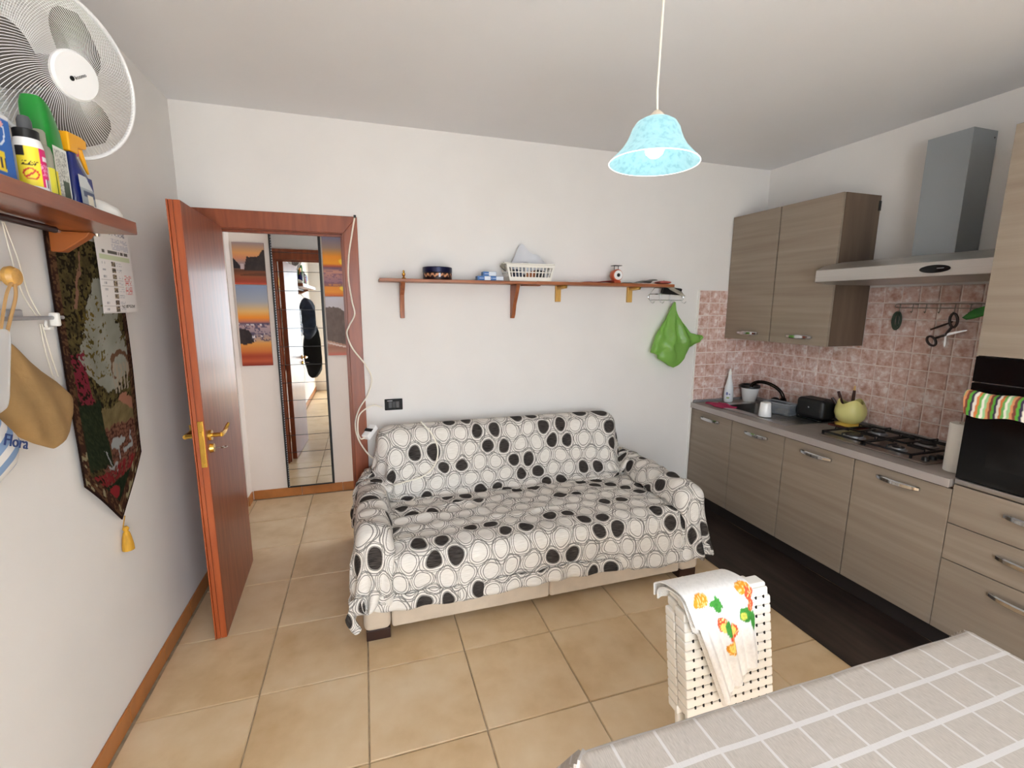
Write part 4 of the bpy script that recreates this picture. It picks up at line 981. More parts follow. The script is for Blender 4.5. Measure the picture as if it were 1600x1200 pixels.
# basket
bk = thing('plastic_basket', 'white slotted plastic basket full of odds and ends on the wall shelf', 'basket', (2.025, -.09, ZS))
def bsk(t_, h): # half sizes at height
    return .145+.028*h/.115, .062+.012*h/.115
mw = mat('basket_white', rgb(232, 229, 220), .45)
MB().rbox(2.025-.145, 2.025+.145, -.155, -.03, ZS+.0005, ZS+.004, .002).build('bottom', mw, bk)
HB = .112
def wall_strip(h0, h1, name):
    a0, b0 = bsk(0, h0); a1, b1 = bsk(0, h1); th = .003; m = MB()
    cx, cy = 2.025, -.0925
    o0 = [(cx-a0, cy-b0), (cx+a0, cy-b0), (cx+a0, cy+b0), (cx-a0, cy+b0)]; o1 = [(cx-a1, cy-b1), (cx+a1, cy-b1), (cx+a1, cy+b1), (cx-a1, cy+b1)]
    i0 = [(x+th*(1 if x < cx else -1), y+th*(1 if y < cy else -1)) for x, y in o0]; i1 = [(x+th*(1 if x < cx else -1), y+th*(1 if y < cy else -1)) for x, y in o1]
    vs = [(x, y, ZS+h0) for x, y in o0]+[(x, y, ZS+h1) for x, y in o1]+[(x, y, ZS+h0) for x, y in i0]+[(x, y, ZS+h1) for x, y in i1]; fs = []
    for k in range(4): l = (k+1) % 4; fs += [(k, l, 4+l, 4+k), (8+l, 8+k, 12+k, 12+l), (4+k, 4+l, 12+l, 12+k), (l, k, 8+k, 8+l)]
    m.add(vs, fs).build(name, mw, bk, smooth=0)
wall_strip(.004, .028, 'band'); wall_strip(.056, .062, 'band'); wall_strip(.090, .107, 'band')
m = MB()
for h0, h1 in ((.028, .056), (.062, .090)):
    for sgn in (-1, 1):
        for i in range(14):
            f = i/13*2-1; a0, b0 = bsk(0, h0); a1, b1 = bsk(0, h1); ww = .006 if abs(f) < .97 else .014
            x0, x1 = 2.025+f*(a0-ww/2), 2.025+f*(a1-ww/2); y0, y1 = -.0925+sgn*(b0-.0015), -.0925+sgn*(b1-.0015)
            m.add([(x0-ww/2, y0-.0015, ZS+h0), (x0+ww/2, y0-.0015, ZS+h0), (x0+ww/2, y0+.0015, ZS+h0), (x0-ww/2, y0+.0015, ZS+h0), (x1-ww/2, y1-.0015, ZS+h1), (x1+ww/2, y1-.0015, ZS+h1), (x1+ww/2, y1+.0015, ZS+h1), (x1-ww/2, y1+.0015, ZS+h1)], [(0, 1, 5, 4), (1, 2, 6, 5), (2, 3, 7, 6), (3, 0, 4, 7)])
        for i in range(6):
            f = (i+.5)/6*2-1; a0, b0 = bsk(0, h0); a1, b1 = bsk(0, h1); ww = .007
            y0, y1 = -.0925+f*b0, -.0925+f*b1; x0, x1 = 2.025+sgn*(a0-.0015), 2.025+sgn*(a1-.0015)
            m.add([(x0-.0015, y0-ww/2, ZS+h0), (x0+.0015, y0-ww/2, ZS+h0), (x0+.0015, y0+ww/2, ZS+h0), (x0-.0015, y0+ww/2, ZS+h0), (x1-.0015, y1-ww/2, ZS+h1), (x1+.0015, y1-ww/2, ZS+h1), (x1+.0015, y1+ww/2, ZS+h1), (x1-.0015, y1+ww/2, ZS+h1)], [(0, 1, 5, 4), (1, 2, 6, 5), (2, 3, 7, 6), (3, 0, 4, 7)])
m.build('slat_walls', mw, bk, smooth=0)['kind'] = 'stuff'
a1, b1 = bsk(0, .11); rim = []
for k in range(40):
    t_ = 2*PI*k/40; cx_, cy_ = math.cos(t_), math.sin(t_); e = .35
    rim.append((2.025+(a1+.006)*math.copysign(abs(cx_)**e, cx_), -.0925+(b1+.004)*math.copysign(abs(cy_)**e, cy_), ZS+.111+.006*abs(cx_)**4))
MB().tube(rim, .0055, 6, True).build('rim', mw, bk)
o = sheet('paper_sheet', mat('paper_grey', rgb(206, 208, 214), .85), lambda u, v: (1.905+.27*u, -.075+.05*(v-.5)+.012*math.sin(u*7), ZS+.03+(.07+.15*(math.exp(-((u-.33)/.2)**2)*.95+.55*math.exp(-((u-.72)/.28)**2)))*v), 30, 12, thick=.0008)
tag(o, 'crumpled pale grey paper standing up out of the plastic basket', 'paper')
for k, (x, y, z, sx, sy, sz, rx, col, lb) in enumerate([(1.885, -.10, ZS+.075, .02, .012, .06, -.9, (120, 116, 104), 'grey-green tube sticking out of the left of the basket'), (1.95, -.11, ZS+.04, .035, .03, .035, .2, (60, 66, 84), 'dark blue packet inside the basket behind its slots'), (2.03, -.11, ZS+.04, .035, .03, .03, -.1, (150, 92, 54), 'orange-brown packet in the middle of the basket'), (2.10, -.105, ZS+.042, .03, .03, .035, .15, (56, 52, 50), 'black item at the right inside the basket'), (2.165, -.09, ZS+.108, .02, .012, .014, .1, (44, 40, 40), 'small dark clip on the right rim of the basket')]):
    o = MB().rbox(-sx, sx, -sy, sy, -sz, sz, .006, 3).build('basket_item', mat('item_%d' % k, tuple(map(lin, col))+(1,), .5)); o.location = (x, y, z); o.rotation_euler = (0, rx, .1); tag(o, lb, 'packet', 'odds and ends in the basket')
o = sheet('round_label', 'grey_metal', lambda u, v: (1.995+.04*v*math.cos(2*PI*u), -.138, ZS+.085+.04*v*math.sin(2*PI*u)), 20, 3, thick=.004); tag(o, 'grey metal jar lid leaning inside the basket below the paper', 'lid')
# red cloth, kitchen scale
o = sheet('red_folder', mat('red_paper', rgb(168, 38, 34), .6), lambda u, v: (2.42+.27*u, -.15+.12*v, 1.7985+.002+.012*smoothstep(.25, .6, u)*(1-.5*v)+.003*math.sin(u*9)), 16, 6, thick=.002); tag(o, 'flat red plastic folder lying on the shelf left of the scale', 'folder')
kc = thing('kitchen_scale', 'orange retro kitchen scale with round dial on the wall shelf', 'scale', (2.692, -.105, 1.7975)); ZB = 1.7975
MB().lathe([(.012, -.03), (.036, -.028), (.041, -.02), (.042, .018), (.038, .026), (.034, .028)], seg=28, M=frame_m((2.692, -.115, ZB+.056), (1, 0, 0), (0, 0, 1))).build('body', mat('scale_orange', rgb(196, 92, 56), .35), kc)
MB().rbox(2.664, 2.72, -.138, -.085, ZB+.0003, ZB+.018, .005).build('foot', 'scale_orange', kc)
MB().lathe([(.001, 0), (.033, 0), (.033, .003), (.001, .003)], seg=28, M=frame_m((2.692, -.1432, ZB+.056), (1, 0, 0), (0, 0, 1))).build('dial', 'white_gloss', kc)
MB().lathe([(.001, 0), (.013, 0), (.013, .002), (.001, .002)], seg=20, M=frame_m((2.692, -.1465, ZB+.056), (1, 0, 0), (0, 0, 1))).build('dial_centre', 'black_plastic', kc)
m = MB(); 
for x in (2.676, 2.708): m.cyl((x, -.112, ZB+.095), (x, -.112, ZB+.121), .0025)
m.build('pan_post', 'black_plastic', kc); MB().rbox(2.660, 2.724, -.14, -.085, ZB+.1213, ZB+.1255, .002).build('pan', 'black_plastic', kc)
# folded grey bag, red-pink pouch, black tablet and plastic at the shelf end
o = sheet('grey_bag', mat('grey_cloth', rgb(126, 124, 116), .7, var=.15, vs_=20), lambda u, v: (2.76+.26*u, -.145+.11*v, 1.7985+.003+(.028*smoothstep(.25, .8, u)+.004*math.sin(14*u+3*v))*(.35+.65*math.sin(PI*min(1, v+.2)))), 24, 10, thick=.002); tag(o, 'crumpled grey bag lying on the shelf right of the scale', 'bag')
o = MB().pillow([(3.04, -.15), (3.05, -.06), (3.12, -.05), (3.145, -.09), (3.135, -.15), (3.09, -.16)], lambda a, b_, dd: (a, b_, 1.8115+dd), .012).build('pink_pouch', mat('pink_red', rgb(186, 96, 88), .6, var=.15, vs_=40)); tag(o, 'small reddish pouch on the right end of the wall shelf', 'pouch')
o = MB().pillow([(3.12, -.10), (3.20, -.085), (3.29, -.085), (3.325, -.065), (3.30, -.05), (3.20, -.05), (3.13, -.05)], lambda a, b_, dd: (a, -.075+dd, 1.80+.0-(a-3.13)*.42-(b_+.07)*.9), .005).build('clear_wrap', mat('clear_film', rgb(216, 208, 192), .2, trans=.6, ior=1.1)); tag(o, 'clear plastic wrap drooping over the right end of the shelf', 'plastic wrap')
o = MB().rbox(-.086, .086, -.012, .012, -.026, .026, .006).build('black_tray', 'black_plastic'); o.location = (3.205, -.06, 1.752); o.rotation_euler = (.35, .06, 0); tag(o, 'black tray resting on the wire hook rack below the shelf end', 'tray')
# wire hook rack below
hr = thing('wire_hook_rack', 'chrome wire hook rack on the wall at the right shelf end', 'hook rack', (3.185, -.02, 1.70))
yy = -.018; m = MB(); 
m.tube([(3.085, yy, 1.775), (3.045, yy, 1.728), (3.345, yy, 1.728), (3.30, yy, 1.775)], .002, 6); m.tube([(3.045, yy, 1.728), (3.032, yy, 1.715), (3.032, yy, 1.697), (3.045, yy, 1.684), (3.345, yy, 1.684), (3.352, yy, 1.70), (3.345, yy, 1.728)], .002, 6)
m.tube([(3.085, yy, 1.775), (3.30, yy, 1.775)], .0018, 6); m.box(3.10, 3.115, -.018, -.001, 1.724, 1.732); m.box(3.28, 3.295, -.018, -.001, 1.724, 1.732)
m.build('wire_frame', 'chrome', hr)
for x in (3.05, 3.135, 3.225, 3.335): MB().tube([(x, yy, 1.728), (x, yy-.003, 1.684), (x+.002, yy-.006, 1.668), (x+.012, yy-.02, 1.660), (x+.02, yy-.03, 1.674)], .002, 6).build('hook', 'chrome', hr)
# green bag
out_ = [(3.232, 1.672), (3.222, 1.665), (3.19, 1.60), (3.155, 1.53), (3.117, 1.47), (3.082, 1.41), (3.068, 1.36), (3.046, 1.285), (3.075, 1.275), (3.106, 1.262), (3.11, 1.235), (3.17, 1.205), (3.21, 1.178), (3.255, 1.161), (3.30, 1.178), (3.33, 1.20), (3.352, 1.255), (3.39, 1.315), (3.45, 1.345), (3.50, 1.372), (3.522, 1.395), (3.505, 1.412), (3.45, 1.418), (3.395, 1.432), (3.36, 1.47), (3.315, 1.515), (3.275, 1.56), (3.25, 1.61), (3.242, 1.665)]
def gb(a, b_, dd):
    dd = dd*(.25+.75*smoothstep(1.66, 1.35, b_)); f = .014*math.sin((a-3.235)/(max(.05, 1.72-b_))*17)+.006*math.sin(a*60+b_*40)+.012*(fbm(a*16, b_*16)-.5)*2
    return (a, min(-.072-dd+f*(1 if dd > 0 else -.3), -.014), b_)
m = MB(); n = []
for p, q in zip(out_, out_[1:]+out_[:1]): n += [p, ((p[0]+q[0])/2, (p[1]+q[1])/2)]
m.pillow(n, gb, .052, rings=(1, .985, .95, .9, .8, .7, .6, .5, .4, .3, .2, .1), cx=(3.225, 1.36))
mg, ntg, bg_ = newmat('green_film'); bg_.inputs['Base Color'].default_value = rgb(158, 206, 110); bg_.inputs['Roughness'].default_value = .22; bg_.inputs['Specular IOR Level'].default_value = .6
tr_ = N(ntg, 'ShaderNodeBsdfTranslucent'); tr_.inputs[0].default_value = rgb(176, 224, 116); ms = N(ntg, 'ShaderNodeMixShader'); ms.inputs[0].default_value = .5
ntg.links.new(bg_.outputs[0], ms.inputs[1]); ntg.links.new(tr_.outputs[0], ms.inputs[2]); ntg.links.new(ms.outputs[0], ntg.nodes['Material Output'].inputs['Surface'])
f_ = noise_fac(ntg, 26, (1, 1, 1), 3); bp_ = N(ntg, 'ShaderNodeBump'); bp_.inputs['Strength'].default_value = .3; bp_.inputs['Distance'].default_value = .02; ntg.links.new(f_, bp_.inputs['Height']); ntg.links.new(bp_.outputs[0], bg_.inputs['Normal'])
gbo = m.build('green_bag', 'green_film', smooth=70); place(gbo, 3.235, -.06, 1.66)
tag(gbo, 'crumpled light green plastic bag hanging from the wire hook rack', 'plastic bag')

# light switch plate
sw = thing('light_switch', 'black rectangular switch plate on the wall left above the sofa', 'switch', (1.116, -.005, .978))
MB().rbox(1.058, 1.174, -.010, -.001, .94, 1.016, .004, 3).build('plate', mat('switch_black', rgb(14, 14, 15), .5, spec=.25), sw)
for k in range(3): MB().rbox(1.083+.0235*k, 1.1045+.0235*k, -.0125, -.010, .956, .998, .0015).build('rocker', mat('switch_grey', rgb(58, 58, 60) if k != 1 else rgb(30, 30, 31), .4) if k != 1 else 'black_plastic', sw)
MB().box(1.075, 1.108, -.0116, -.010, 1.003, 1.006).build('maker_mark', 'white_plastic', sw, smooth=0)

# cables
def spline(pts, n=8):
    P = [Vector(p) for p in pts]; out = []
    for i in range(len(P)-1):
        a, b_, c_, d_ = P[max(i-1, 0)], P[i], P[i+1], P[min(i+2, len(P)-1)]
        for k in range(n):
            t = k/n; out.append(.5*((2*b_)+(-a+c_)*t+(2*a-5*b_+4*c_-d_)*t*t+(-a+3*b_-3*c_+d_)*t**3))
    return out+[P[-1]]
o = MB().tube(spline([(.927, -.022, 2.166), (.905, -.024, 2.06), (.881, -.024, 1.93), (.872, -.024, 1.80), (.885, -.024, 1.66), (.897, -.024, 1.575), (.860, -.024, 1.50), (.846, -.024, 1.45), (.875, -.026, 1.36), (.95, -.026, 1.25), (.982, -.026, 1.16), (.955, -.026, 1.06), (.896, -.028, .965), (.868, -.03, .87), (.882, -.05, .77), (.94, -.14, .69), (1.0, -.20, .66)]), .005, 7).build('wall_cable', 'cable_white'); tag(o, 'white cable trailing down the door casing to behind the sofa', 'cable')
mc = thing('cable_clip', 'small dark nail clip at the top right corner of the door casing', 'clip', (.927, -.02, 2.166)); MB().rbox(.920, .934, -.030, -.0155, 2.158, 2.174, .002).build('clip', 'black_plastic', mc)
def cover_y(x, z):
    q = CP.reshape(-1, 3); k = (np.abs(q[:, 0]-x) < .035) & (np.abs(q[:, 2]-z) < .035) & (q[:, 1] > -.5)
    return float(q[k, 1].min()) if k.any() else -.3
pts = [(1.262, .915), (1.331, .828), (1.361, .733), (1.335, .638), (1.261, .582), (1.161, .555), (1.08, .56)]
o = MB().tube(spline([(x, cover_y(x, min(z, .86))-.012, z) for x, z in pts]), .005, 7).build('loose_cable', 'cable_white'); tag(o, 'white cable loop lying across the back of the sofa cover', 'cable')
ps = thing('power_strip', 'white plug block with switch on the left sofa arm by the door', 'power strip', (.965, -.22, .60))
def rot(fn, c_, rz, ry=0, rx=0):
    m = MB(); fn(m); Mx = Matrix.Translation(c_) @ Matrix.Rotation(rz, 4, 'Z') @ Matrix.Rotation(ry, 4, 'Y') @ Matrix.Rotation(rx, 4, 'X'); m.v = [tuple(Mx @ Vector(v)) for v in m.v]; return m
ZP = float(max([q[2] for q in CP.reshape(-1, 3) if abs(q[0]-.955) < .05 and -.34 < q[1] < -.12] or [.6]))+.03
rot(lambda m: m.rbox(-.05, .05, -.026, .026, -.018, .018, .007, 3), (.955, -.24, ZP+.012), .9, -.55).build('block', 'white_gloss', ps)
rot(lambda m: m.rbox(-.012, .012, -.027, .027, .0175, .0205, .001), (.955, -.24, ZP+.012), .9, -.55).build('switch', 'black_plastic', ps)
MB().tube(spline([(.93, -.27, ZP-.01), (.90, -.26, ZP-.02), (.885, -.20, ZP+.02), (.90, -.12, ZP+.10), (.98, -.06, ZP+.14), (1.04, -.05, ZP+.12)]), .0045, 7).build('lead', 'cable_white', ps)

# ------------------------------------------------------------------ pendant lamp
LN = Vector((.024, .0, 1)).normalized(); LC = Vector((1.918, -1.674, 2.116))
LM = frame_m(LC, LN.cross(Vector((0, 1, 0))) * -1, LN.cross(LN.cross(Vector((0, 1, 0)))*-1))
lp = thing('pendant_lamp', 'lit pendant lamp with frosted glass bell shade hanging from the ceiling', 'lamp', (1.918, -1.674, 2.116))
ms_, nts, bs_ = newmat('shade_glass')
f_ = noise_fac(nts, 60, (1, 1, 1), 4)
cr = ramp(nts, f_, [(.36, (.42, .74, .80, 1)), (.5, (.58, .93, .97, 1)), (.7, (.66, .97, 1, 1))])
nts.links.new(cr, bs_.inputs['Emission Color']); bs_.inputs['Emission Strength'].default_value = .62; bs_.inputs['Base Color'].default_value = rgb(70, 120, 130); bs_.inputs['Roughness'].default_value = .3
P_ = [(.030, .138), (.048, .135), (.066, .124), (.078, .106), (.085, .086), (.094, .066), (.108, .044), (.128, .022), (.142, .008), (.149, .0)]
prof = P_ + [(.150, -.003), (.147, -.002)] + [(r-.004, h-.002) for r, h in P_[::-1][1:]]
MB().lathe(prof, seg=56, M=LM, caps=False).build('shade', 'shade_glass', lp, smooth=60)
rimw = mat('shade_rim', rgb(240, 250, 252), .3, emis=1.2, ecol=(.85, 1, 1, 1))
MB().tube([LM @ Vector((.1495*math.cos(a), .1495*math.sin(a), -.002)) for a in np.linspace(0, 2*PI, 57)[:-1]], .0016, 6, True).build('shade_rim', rimw, lp)
MB().lathe([(.032, .133), (.031, .138), (.022, .152), (.010, .163), (.004, .165)], seg=24, M=LM).build('cap', mat('lamp_cream', rgb(226, 214, 196), .45), lp)
MB().lathe([(.018, .138), (.018, .10), (.014, .095)], seg=16, M=LM).build('bulb_holder', 'white_plastic', lp)
MB().lathe([(.013, .094), (.02, .08), (.031, .06), (.033, .045), (.028, .028), (.015, .017), (.001, .014)], seg=24, M=LM).build('bulb', mat('bulb_glow', (1, 1, 1, 1), .5, emis=7, ecol=(1, .97, .92, 1)), lp)
tpz = LM @ Vector((0, 0, .164))
MB().tube([tpz, (tpz.x-.004, tpz.y, tpz.z+.06), (1.925, -1.674, H-.03)], .0035, 8).build('cord', 'cable_white', lp)
MB().lathe([(.05, 0), (.05, -.006), (.035, -.03), (.012, -.045)], (1.925, -1.674, H-.0005)).build('ceiling_rose', 'white_plastic', lp)

# ------------------------------------------------------------------ left wall: shelf and its things
SZ0, SZ1, SD, SYE = 1.86, 1.90, .245, -1.20
ls = thing('bottle_shelf', 'glossy cherry-wood shelf on the left wall holding spray bottles', 'shelf', (.12, -1.9, SZ0))
m = MB(); m.prism([(.003, -2.75), (SD, -2.75), (SD, SYE-.02), (SD-.006, SYE-.004), (SD-.02, SYE), (.003, SYE)], 2, SZ0, SZ1); m.build('board', 'cherry_shelf', ls, bevel=.003)
m = MB(); m.prism([(.003, 1.859), (.125, 1.859), (.112, 1.842), (.045, 1.795), (.003, 1.795)], 1, -1.240, -1.204); m.build('bracket', mat('bracket_orange', rgb(156, 88, 42), .35, var=.1), ls, bevel=.003)
m = MB(); m.prism([(.003, 1.859), (.165, 1.859), (.150, 1.842), (.045, 1.79), (.003, 1.79)], 1, -2.6, -2.56); m.build('bracket', 'bracket_orange', ls, bevel=.003)
MB().tube([(.13, -1.21, 1.8585), (.13, -1.21, 1.850)], [.009, .006], 12).build('screw_cap', 'chrome', ls)
rd = thing('shelf_rail', 'dark round rail with metal end fixed under the cherry-wood shelf', 'rail', (.09, -1.8, 1.846))
MB().tube([(.09, -2.6, 1.848), (.09, -1.355, 1.848)], .0095, 12).build('rod', mat('rod_dark', rgb(36, 18, 18), .3), rd)
MB().tube([(.09, -1.354, 1.848), (.09, -1.335, 1.848)], [.008, .006], 12).build('end_cap', 'chrome', rd); 
for y in (-1.42, -2.5): MB().box(.085, .095, y, y+.012, 1.854, 1.8595).build('holder', 'chrome', rd, smooth=0)
ZT_ = SZ1+.0008
# blue box of powder
bx_ = thing('blue_packet', 'blue detergent packet with yellow lettering at the left end of bottles', 'packet', (.19, -1.81, SZ1))
def bp_c(u, v):
    c_ = (30, 96, 176); u = (u-.42)/.58
    if v > .93: c_ = (226, 226, 230)
    e = ((u-.35)/.42)**2+((v-.72)/.26)**2
    if .75 < e < 1: c_ = (216, 226, 240)
    if ((u-.55)/.2)**2+((v-.85)/.06)**2 < 1: c_ = (226, 160, 160)
    if v < .38 and u < .62 and v > .05: c_ = (30, 34, 60) if ((u*5) % 1 < .45 and .1 < v < .3) else (236, 206, 40)
    return tuple(map(lin, c_))
m = MB(); m.rbox(.13, .228, -1.88, -1.745, ZT_, 2.035, .006); m.build('packet', mat('packet_blue', rgb(30, 96, 176), .4), bx_)
sheet('printed_face', 'label_print', lambda u, v: (.2285, -1.877+.130*u, ZT_+.004+.128*v), 40, 40, bx_, colf=bp_c)
sheet('printed_side', 'label_print', lambda u, v: (.227-.096*u, -1.8806, ZT_+.004+.128*v), 20, 20, bx_, colf=bp_c)
MB().tube([(.18, -1.81, 2.0355), (.18, -1.81, 2.05)], [.03, .028], 16).build('cap', 'white_plastic', bx_)
# white bottle with pink and yellow label
def bottle(name, label, x, y, prof, mname, cap, group='bottles on the cherry shelf', cat='bottle'):
    t_ = thing(name, label, cat, (x, y, SZ1), group=group)
    MB().lathe(prof, (x, y, ZT_), 24).build('body', mname, t_); return t_
t_ = bottle('insect_spray', 'white spray bottle with yellow and pink label and black pump cap', .206, -1.648, [(.026, 0), (.028, .004), (.028, .100), (.024, .116), (.016, .122)], 'white_gloss', None)
def lab(u, v):
    if u < .55:
        c_ = (238, 216, 60)
        if v > .75 and u < .22: c_ = (30, 28, 30)
        if .5 < v < .62 and .1 < u < .5 and hsh(int(u*40), int(v*30)) > .45: c_ = (60, 40, 30)
        e = ((u-.3)/.18)**2+((v-.3)/.15)**2
        if .6 < e < 1 or (e < .6 and abs((u-.3)/.18-(v-.3)/.15) < .2): c_ = (206, 60, 50)
    else:
        c_ = (214, 34, 110)
        if .68 < v < .82 and u > .62: c_ = (240, 230, 236)
        if v < .22 and .62 < u < .9: c_ = (236, 232, 236) if int(u*60) % 2 else (60, 40, 50)
        elif .3 < v < .6 and hsh(int(u*40), int(v*24)) > .55: c_ = (236, 160, 196)
    return tuple(map(lin, c_))
sheet('label', 'label_print', lambda u, v: (.206+.0284*math.cos(-2.0+2.9*u), -1.648+.0284*math.sin(-2.0+2.9*u), ZT_+.008+.088*v), 40, 34, t_, colf=lab)
MB().lathe([(.0235, .1165), (.0235, .136), (.021, .138)], (.206, -1.648, ZT_)).build('collar', 'black_plastic', t_)
MB().lathe([(.0135, .1385), (.0135, .158), (.010, .168), (.004, .170)], (.206, -1.648, ZT_)).build('pump', mat('pump_grey', rgb(76, 78, 82), .4), t_)
# clear bottle
t_ = bottle('clear_bottle', 'clear plastic bottle with pale liquid between white spray and green bottle', .205, -1.597, [(.019, 0), (.021, .004), (.021, .10), (.018, .115), (.013, .12), (.013, .15), (.010, .155)], mat('clear_bottle_m', rgb(216, 214, 196), .15, trans=.55, ior=1.2), None)
sheet('label', 'label_print', lambda u, v: (.205+.0214*math.cos(-1.7+1.9*u), -1.597+.0214*math.sin(-1.7+1.9*u), ZT_+.006+.06*v), 14, 16, t_, colf=lambda u, v: tuple(map(lin, (222, 216, 70) if u > .55 else (214, 212, 200))))
# tall green bottle
t_ = thing('green_bottle', 'tall flat green cleaner bottle with slanted top, tallest on the shelf', 'bottle', (.18, -1.53, SZ1), group='bottles on the cherry shelf')
m = MB(); c_ = (.180, -1.53)
sec = [(.0, .036, .030), (.004, .039, .032), (.13, .039, .032), (.15, .037, .031), (.175, .036, .030), (.215, .030, .028), (.235, .024, .024)]
vs = []; sg = 24
for h, a, b_ in sec:
    for k in range(sg):
        t = 2*PI*k/sg; e = .6; cx_, sy_ = math.cos(t), math.sin(t)
        yy_ = a*math.copysign(abs(sy_)**e, sy_); vs.append((c_[0]+b_*math.copysign(abs(cx_)**e, cx_), c_[1]+yy_-.01*smoothstep(.16, .235, h), ZT_+h+(.0 if h < .2 else -yy_*.5)))
fs = [(q*sg+k, q*sg+(k+1) % sg, q*sg+sg+(k+1) % sg, q*sg+sg+k) for q in range(len(sec)-1) for k in range(sg)]+[tuple(range(sg))[::-1], tuple((len(sec)-1)*sg+k for k in range(sg))]
m.add(vs, fs).build('body', mat('bottle_green', rgb(20, 128, 44), .28), t_)
def gl(u, v):
    c_ = (208, 208, 200)
    if hsh(int(u*26), int(v*60)) > .6 and .1 < u < .9: c_ = (150, 152, 146)
    if v < .35 and .45 < u < .9: c_ = (70, 84, 70)
    if u < .14 and v < .5: c_ = (232, 214, 50)
    if v > .95 or u > .95: c_ = (226, 228, 222)
    return tuple(map(lin, c_))
sheet('label', 'label_print', lambda u, v: (.180+.0325, -1.53-.030+.058*u, ZT_+.008+.125*v), 26, 44, t_, colf=gl, thick=.0006)
# navy trigger bottle
t_ = thing('trigger_spray', 'navy trigger spray bottle with orange-yellow nozzle head on the shelf', 'bottle', (.19, -1.43, SZ1), group='bottles on the cherry shelf')
vs = []; sec = [(0, .040, .026), (.004, .043, .028), (.05, .044, .028), (.085, .040, .027), (.115, .026, .020), (.135, .016, .015), (.145, .016, .015)]
for h, a, b_ in sec:
    for k in range(sg):
        t = 2*PI*k/sg; e = .7; cx_, sy_ = math.cos(t), math.sin(t); vs.append((.19+b_*math.copysign(abs(cx_)**e, cx_), -1.43+a*math.copysign(abs(sy_)**e, sy_)-.012*smoothstep(.06, .13, h), ZT_+h))
m = MB().add(vs, fs).build('body', mat('bottle_navy', rgb(22, 34, 100), .25), t_)
def nl(u, v):
    if u+v*.9 > 1.45: return tuple(map(lin, (30, 44, 110)))
    c_ = (150, 158, 166)
    if v > .55: c_ = (196, 200, 202)
    if .28 < v < .5 and u > .2: c_ = (60, 74, 104)
    if v < .35 and .45 < u < .85: c_ = (226, 220, 200)
    return tuple(map(lin, c_))
sheet('label', 'label_print', lambda u, v: (.2188, -1.43-.036+.068*u-.006*v, ZT_+.010+.075*v), 24, 24, t_, colf=nl, thick=.0006)
yel = mat('head_yellow', rgb(240, 170, 20), .4)
m = MB(); m.prism([(-1.462, 2.048), (-1.42, 2.048), (-1.418, 2.066), (-1.385, 2.071), (-1.372, 2.075), (-1.370, 2.098), (-1.40, 2.102), (-1.462, 2.098)], 0, .176, .204); m.build('head', yel, t_, bevel=.004)
MB().tube([(.19, -1.385, 2.073), (.19, -1.374, 2.05), (.19, -1.362, 2.028), (.19, -1.352, 2.012)], [.007, .0065, .005, .003], 8).build('trigger', yel, t_)
MB().rbox(.182, .198, -1.417, -1.404, 2.046, 2.064, .003).build('safety_tab', mat('tab_pink', rgb(206, 90, 110), .4), t_)
# white lid
t_ = thing('white_lid', 'white plastic lid with dark knob at the right end of the shelf', 'lid', (.15, -1.30, SZ1))
MB().lathe([(.085, 0), (.087, .012), (.078, .03), (.05, .047), (.02, .054), (.001, .055)], seg=32, M=Matrix.Translation((.15, -1.292, ZT_)) @ Matrix.Diagonal((.95, 1, 1, 1))).build('dome', 'white_plastic', t_)
MB().lathe([(.012, .054), (.022, .058), (.022, .064), (.001, .066)], (.15, -1.30, ZT_), 20).build('knob', mat('knob_grey', rgb(84, 82, 78), .5), t_)
# clear net bag at far left back
o = MB().pillow([(-1.80, 1.93), (-1.74, 1.90), (-1.66, 1.90), (-1.60, 1.93), (-1.59, 2.06), (-1.62, 2.13), (-1.70, 2.15), (-1.78, 2.12)], lambda a, b_, dd: (.075+dd+.006*math.sin(a*120)*math.sin(b_*120), a, b_+.003), .05).build('bubble_wrap', mat('bubble', rgb(214, 212, 206), .3, trans=.4, ior=1.15, bump=.6, bs=120)); tag(o, 'roll of translucent bubble wrap behind the bottles on the shelf', 'bubble wrap')

# ------------------------------------------------------------------ wall fan
FC = Vector((.217, -1.402, 2.261)); fa, fe = -.466, -.155
FN = Vector((math.cos(fe)*math.cos(fa), math.cos(fe)*math.sin(fa), math.sin(fe)))
FM = frame_m(FC, Vector((0, 0, 1)).cross(FN), FN.cross(Vector((0, 0, 1)).cross(FN)))
fn_ = thing('wall_fan', 'white wall-mounted fan with round wire cage and dark grey blades', 'fan', tuple(FC))
def fpt(r, a, d): return FM @ Vector((r*math.cos(a), r*math.sin(a), d))
m = MB(); NW = 126
for k in range(NW):
    a0 = 2*PI*k/NW
    m.tube([fpt(.06+(.213-.06)*t, a0+.55*t, -.006-.045*t**2.2) for t in np.linspace(0, 1, 9)], .00075, 3, caps=False)
g = m.build('front_grille', 'white_gloss', fn_, smooth=0); g['kind'] = 'stuff'
m = MB()
for k in range(NW):
    a0 = 2*PI*k/NW
    m.tube([fpt(.055+(.213-.055)*t, a0-.55*t, -.155+.095*t**1.6) for t in np.linspace(0, 1, 9)], .00075, 3, caps=False)
g = m.build('back_grille', 'white_gloss', fn_, smooth=0); g['kind'] = 'stuff'
MB().tube([fpt(.2145, a, -.054) for a in np.linspace(0, 2*PI, 65)[:-1]], .006, 8, True).build('cage_ring', 'white_gloss', fn_)
MB().rbox(-.02, .02, -.226, -.214, -.066, -.046, .003).__class__
m = MB(); m.rbox(-.02, .02, -.226, -.212, -.066, -.044, .003); m.v = [tuple(FM @ Vector(v)) for v in m.v]; m.build('cage_clip', 'white_gloss', fn_)
hc = MB().lathe([(.063, -.012), (.063, -.004), (.058, .002), (.001, .004)], seg=40, M=FM).build('hub_cap', 'white_gloss', fn_)
